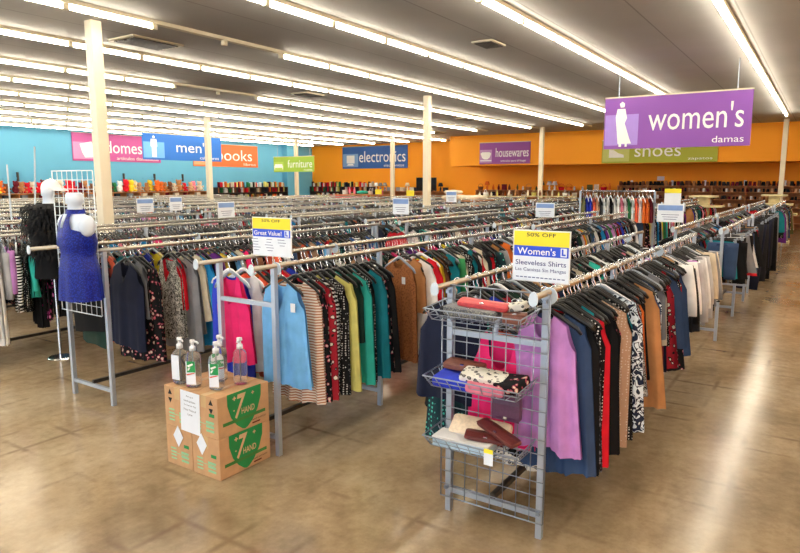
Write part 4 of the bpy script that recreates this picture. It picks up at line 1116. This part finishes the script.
# hook bars on the light blue wall
for k, x in enumerate((10.2, 11.6, 13.0, 17.6, 19.2, 20.8, 22.4)):
    b = empty('display_bar', (x, 26.6, 2.05)); tag(b, 'small grey display bar on the light blue wall, '+wordy(k+1)+' from the white post side', 'wall bar', 'display bars on the light blue wall')
    MB().box(0, -.02, 0, 1.2, .03, .04).build('bar', M['blue_wall'], b); MB().box(0, -.05, .05, .05, .1, .35).build('bracket', M['dark_rail'], b)
# book shelves
for (x, y, rz, L, ld, wh) in [(25.2, 26.3, 0, 5.2, 'dark bookcase along the light blue wall under the orange books sign', 'in the dark bookcase under the orange books sign'), (30.2, 24.0, R90, 4.8, 'dark bookcase on the orange wall behind the green furniture sign', 'in the dark bookcase on the orange wall')]:
    shelf_unit('bookcase', x, y, rz, L, .4, (.2, .58, .96, 1.34, 1.62), M['dark_wood'], ld, topz=1.62)
    for z in (.96, 1.34, 1.62):
        lx = -L/2+.12
        while lx < L/2-.12:
            if random.random() < .8:
                q = to_world(x, y, rz, lx, -.03)
                put('book', q[0], q[1], z, rz, random.choice(['brown', 'tan', 'cream', 'maroon', 'navy', 'charcoal', 'orange', 'white', 'red', 'pale_yellow', 'green']), ('on top of ' if z > 1.5 else 'upright ')+wh if z < 1.5 else 'standing on top '+wh.replace('in the', 'of the'))
            lx += random.choice((.085, .085, .1, .16))
# electronics shelves
shelf_unit('display_shelf', 29.9, 18.9, R90, 5.2, .6, (.3, .7, 1.1, 1.4), M['brown_wood'], 'brown shelf of electronics on the orange wall below the blue sign')
for lx in np.arange(-2.4, 2.4, .3):
    q = to_world(29.9, 18.9, R90, float(lx), -.05)
    put(random.choice(['box', 'table_lamp', 'box', 'vase']), q[0], q[1], 1.4, R90+random.uniform(-.3, .3), random.choice(['charcoal', 'white', 'grey', 'brown', 'black', 'cream']), 'on the electronics shelf below the blue sign')
tv = empty('television', (29.7, 17.9, 1.42), R90); tag(tv, 'large black flat television on the electronics shelf', 'television')
MB().box(0, 0, .36, 1.25, .05, .7).build('casing', M['black_plastic'], tv, bevel=.008); MB().box(0, -.027, .365, 1.19, .004, .63).build('screen', plain('tv_screen', '#0a0a0d', .15), tv); MB().box(0, 0, .005, .5, .22, .012).build('stand', M['black_plastic'], tv)
tq = put('pillow', 26.0, 19.4, 1.30, .2, 'turquoise', 'on the far table before the electronics shelf', 'cushion')
# low tables of linens
def table(x, y, L, d, H, label):
    t = empty('display_table', (x, y, 0)); tag(t, label, 'table', 'low display tables')
    MB().box(0, 0, H-.02, L, d, .04).build('tabletop', M['brown_wood'], t, bevel=.004)
    for sx in (-1, 1):
        for sy in (-1, 1): MB().box(sx*(L/2-.05), sy*(d/2-.05), (H-.04)/2, .05, .05, H-.04).build('leg', M['dark_wood'], t)
    return t
table(20.6, 18.9, 3.2, 1.6, 1.12, 'low table of folded blankets before the furniture sign')
for k, (dx, dy, c) in enumerate([(-1.2, -.4, 'cream'), (-.6, -.3, 'beige'), (0, -.4, 'royal_blue'), (.6, -.35, 'white'), (1.2, -.3, 'lime'), (-.9, .4, 'white'), (-.2, .4, 'denim'), (.6, .4, 'cream'), (1.2, .4, 'pale_blue')]):
    put('folded_blanket', 20.6+dx, 18.9+dy, 1.12, random.uniform(-.3, .3), c, 'on the low table before the furniture sign '+('in front' if dy < 0 else 'behind'), 'blanket', sc_=1.2)
sf = empty('sofa', (24.0, 19.2, 0), R90-.2); tag(sf, 'red fabric sofa far back before the electronics shelf', 'sofa')
MB().box(0, 0, .5, 2.0, .9, .5).build('seat', F['red'], sf, bevel=.05); MB().box(0, .38, .88, 2.0, .24, .75).build('backrest', F['red'], sf, bevel=.06)
for s in (-1, 1): MB().box(s*.96, -.02, .72, .2, .86, .5).build('armrest', F['red'], sf, bevel=.05)
for s in (-1, 1):
    for q in (-1, 1): MB().box(s*.85, q*.35, .125, .07, .07, .25).build('leg', M['dark_wood'], sf)
table(26.0, 19.4, 1.4, 2.6, 1.28, 'tall table of small goods before the electronics shelf')
for dy in (-1.1, -.8, -.5, .5, .8, 1.1): put(random.choice(['vase', 'box', 'basket', 'picture_frame']), 26.0, 19.4+dy, 1.28, .3, random.choice(['white', 'brown', 'pink', 'cream', 'navy']), 'on the tall table before the electronics shelf')
table(19.4, 10.2, 1.5, 1.5, 1.3, 'low table of white pillows below the housewares sign')
for dx, dy, dz in ((-.3, .35, 0), (-.3, -.35, 0), (.35, .35, 0), (.35, -.35, 0), (-.2, .3, .175)): put('pillow', 19.4+dx, 10.2+dy, 1.3+dz, R90+random.uniform(-.2, .2), 'cream', 'on the low table below the housewares sign', 'pillow', sc_=.95)
# housewares
shelf_unit('display_shelf', 30.1, 11.5, R90, 7.0, .7, (.3, .75, 1.15, 1.5), M['brown_wood'], 'brown shelf of housewares under the purple sign')
for z in (1.15, 1.5):
    for lx in np.arange(-3.35, 3.3, .33):
        q = to_world(30.1, 11.5, R90, float(lx)+random.uniform(-.06, .06), -.05)
        put(random.choice(['vase', 'vase', 'basket', 'table_lamp', 'picture_frame']) if z > 1.4 else random.choice(['vase', 'basket', 'picture_frame']), q[0], q[1], z, R90+random.uniform(-.4, .4), random.choice(['brown', 'tan', 'maroon', 'cream', 'charcoal', 'red', 'orange', 'white', 'olive']), ('on top of' if z > 1.4 else 'inside')+' the shelf of housewares under the purple sign', sc_=.95 if z > 1.4 else .85)
for (x, y, L, ld, wh) in [(24.0, 8.95, 2.0, 'cream wire gondola before the housewares, beyond the post', 'on the cream gondola beyond the post'), (23.0, 10.6, 1.9, 'cream wire gondola before the housewares, short of the post', 'on the cream gondola short of the post')]:
    shelf_unit('gondola', x, y, R90, L, .6, (.3, .7, 1.05, 1.36), M['cream_metal'], ld, back=False)
    for z in (1.05, 1.36):
        for lx in np.arange(-L/2+.15, L/2-.1, .25): put(random.choice(['vase', 'basket', 'vase']), x, y-float(lx), z, 0, random.choice(['cream', 'tan', 'white', 'brown', 'pale_yellow']), ('on top ' if z > 1.2 else 'inside, ')+wh, sc_=.75)
# shoe shelves
shelf_unit('shoe_shelf', 30.1, 3.4, R90, 9.0, .6, (.25, .56, .87, 1.18, 1.49, 1.74), M['brown_wood'], 'long brown shoe shelf under the olive green sign')
for z, nm in ((.87, 'third'), (1.18, 'fourth'), (1.49, 'fifth'), (1.74, 'top')):
    lx = -4.35
    while lx < 4.3:
        q = to_world(30.1, 3.4, R90, lx, -.1)
        put('shoe', q[0], q[1], z, R90+PI/2+random.uniform(-.25, .25), random.choice(['black', 'black', 'black', 'charcoal', 'brown', 'brown', 'maroon', 'tan']) if z > 1.6 else random.choice(['black', 'brown', 'charcoal', 'tan', 'white', 'maroon', 'beige', 'black']), 'on the %s board of the long shoe shelf' % nm, sc_=1.25 if z > 1.6 else .95)
        lx += random.uniform(.12, .17) if z < 1.6 else random.uniform(.13, .2)
for k, ly in enumerate((-3.9, -2.2, -.9, .6, 2.0, 3.5)):
    q = to_world(30.1, 3.4, R90, ly, -.2); b = MB().box(0, 0, .11, .1, .02, .22).build('shelf_card', M['paper'], None, loc=(q[0], q[1], 1.742), rz=R90); tag(b, 'small white card standing on top of the shoe shelf, %s from the housewares' % wordy(k+1), 'card', 'cards on the shoe shelf')
w = MB().box(0, 0, 0, .3, .01, .18).build('wall_notice', M['paper'], None, loc=(30.49, 6.2, 2.05), rz=R90); tag(w, 'small white notice on the orange wall over the shoe shelf', 'notice')
# cream two-tier fixtures
for (x, y, ld) in [(20.5, 2.95, 'cream tiered display fixture in front of the shoe shelf'), (23.5, 1.35, 'cream tiered display fixture by the post at the aisle end')]:
    s = empty('tiered_stand', (x, y, 0), R90); tag(s, ld, 'display stand', 'cream tiered fixtures')
    for z, w_ in ((.9, 1.3), (1.2, 1.05), (1.48, .7)): MB().box(0, 0, z, w_, .7, .05).build('tier', M['cream_metal'], s, bevel=.006)
    MB().box(0, 0, .75, .3, .3, 1.48).build('column', M['cream_metal'], s)
    MB().box(0, 0, .03, 1.0, .7, .06).build('base', M['cream_metal'], s)
# tall single-rod rack of light garments
tr = empty('tall_rack', (13.0, 3.45, 0), R90); tag(tr, 'tall single-rod rack of pale garments below the olive sign', 'clothes rack')
MB().tube([(-.72, 0, 1.72), (.72, 0, 1.72)], .016, 8).build('rod', M['chrome'], tr)
for s in (-1, 1): MB().box(s*.72, 0, .86, .035, .035, 1.72).build('upright', M['leg_steel'], tr); MB().box(s*.72, 0, .02, .05, .5, .04).build('foot', M['leg_steel'], tr)
TALL = 'tall rack of pale garments'
for i, c in enumerate(['olive', 'royal_blue', 'royal_blue', 'coral', 'beige', 'charcoal', 'white', 'white', 'black', 'white', 'white', 'pink', 'white', 'green', 'white', 'coral', 'white', 'orange', 'orange', 'maroon']):
    lx = -.66+i*.068
    q = to_world(13.0, 3.45, R90, lx, 0)
    h = newobj('hanger', HANG, None, M['white_plastic' if i % 3 else 'black_plastic']); h.location = (q[0], q[1], 1.718); h.rotation_euler = (0, 0, R90+.5); newobj('hook', HOOK, h)
    tag(h, '%s hanger, %s from the post side on the %s' % ('white' if i % 3 else 'black', wordy(i+1), TALL), 'hanger', 'hangers on the tall rack')
    g = newobj('camisole', shortt, None, F[c]); g.location = (q[0], q[1], 1.718); g.rotation_euler = (0, 0, R90+.5)
    tag(g, '%s camisole, %s from the post side on the %s' % (c.replace('_', ' '), wordy(i+1), TALL), 'camisole', 'camisoles on the tall rack')

# ------------------------------------------------------------------ light, camera, view
w = bpy.data.worlds.new('World'); sc.world = w; w.use_nodes = True
bg = w.node_tree.nodes['Background']; bg.inputs[0].default_value = (.72, .86, 1.0, 1); bg.inputs[1].default_value = 2.2
for yy in np.arange(Y0, Y1-1, 4.325):
    l = bpy.data.lights.new('window_portal', 'AREA'); l.shape = 'RECTANGLE'; l.size = 3.6; l.size_y = 2.65
    l.cycles.is_portal = True
    o = bpy.data.objects.new('window_portal', l); o.location = (X0-.1, float(yy)+2.16, 1.83); o.rotation_euler = (0, -PI/2, 0); COL.objects.link(o)
cam = bpy.data.cameras.new('Camera'); cam.sensor_width = 36; cam.lens = 641/800*36; cam.clip_end = 200
co = bpy.data.objects.new('Camera', cam); COL.objects.link(co)
co.location = (0, 0, 1.9); co.rotation_euler = (math.radians(90-8.4), 0, math.radians(33.4-90))
sc.camera = co
sc.view_settings.view_transform = 'Standard'; sc.view_settings.look = 'None'; sc.view_settings.gamma = 1; sc.view_settings.exposure = .95
try: sc.view_settings.use_curve_mapping = False
except Exception: pass
sc.cycles.max_bounces = 8; sc.cycles.diffuse_bounces = 4; sc.cycles.glossy_bounces = 3; sc.cycles.transmission_bounces = 6; sc.cycles.use_denoising = True
sc.cycles.caustics_reflective = False; sc.cycles.caustics_refractive = False
sc.cycles.sample_clamp_indirect = 6
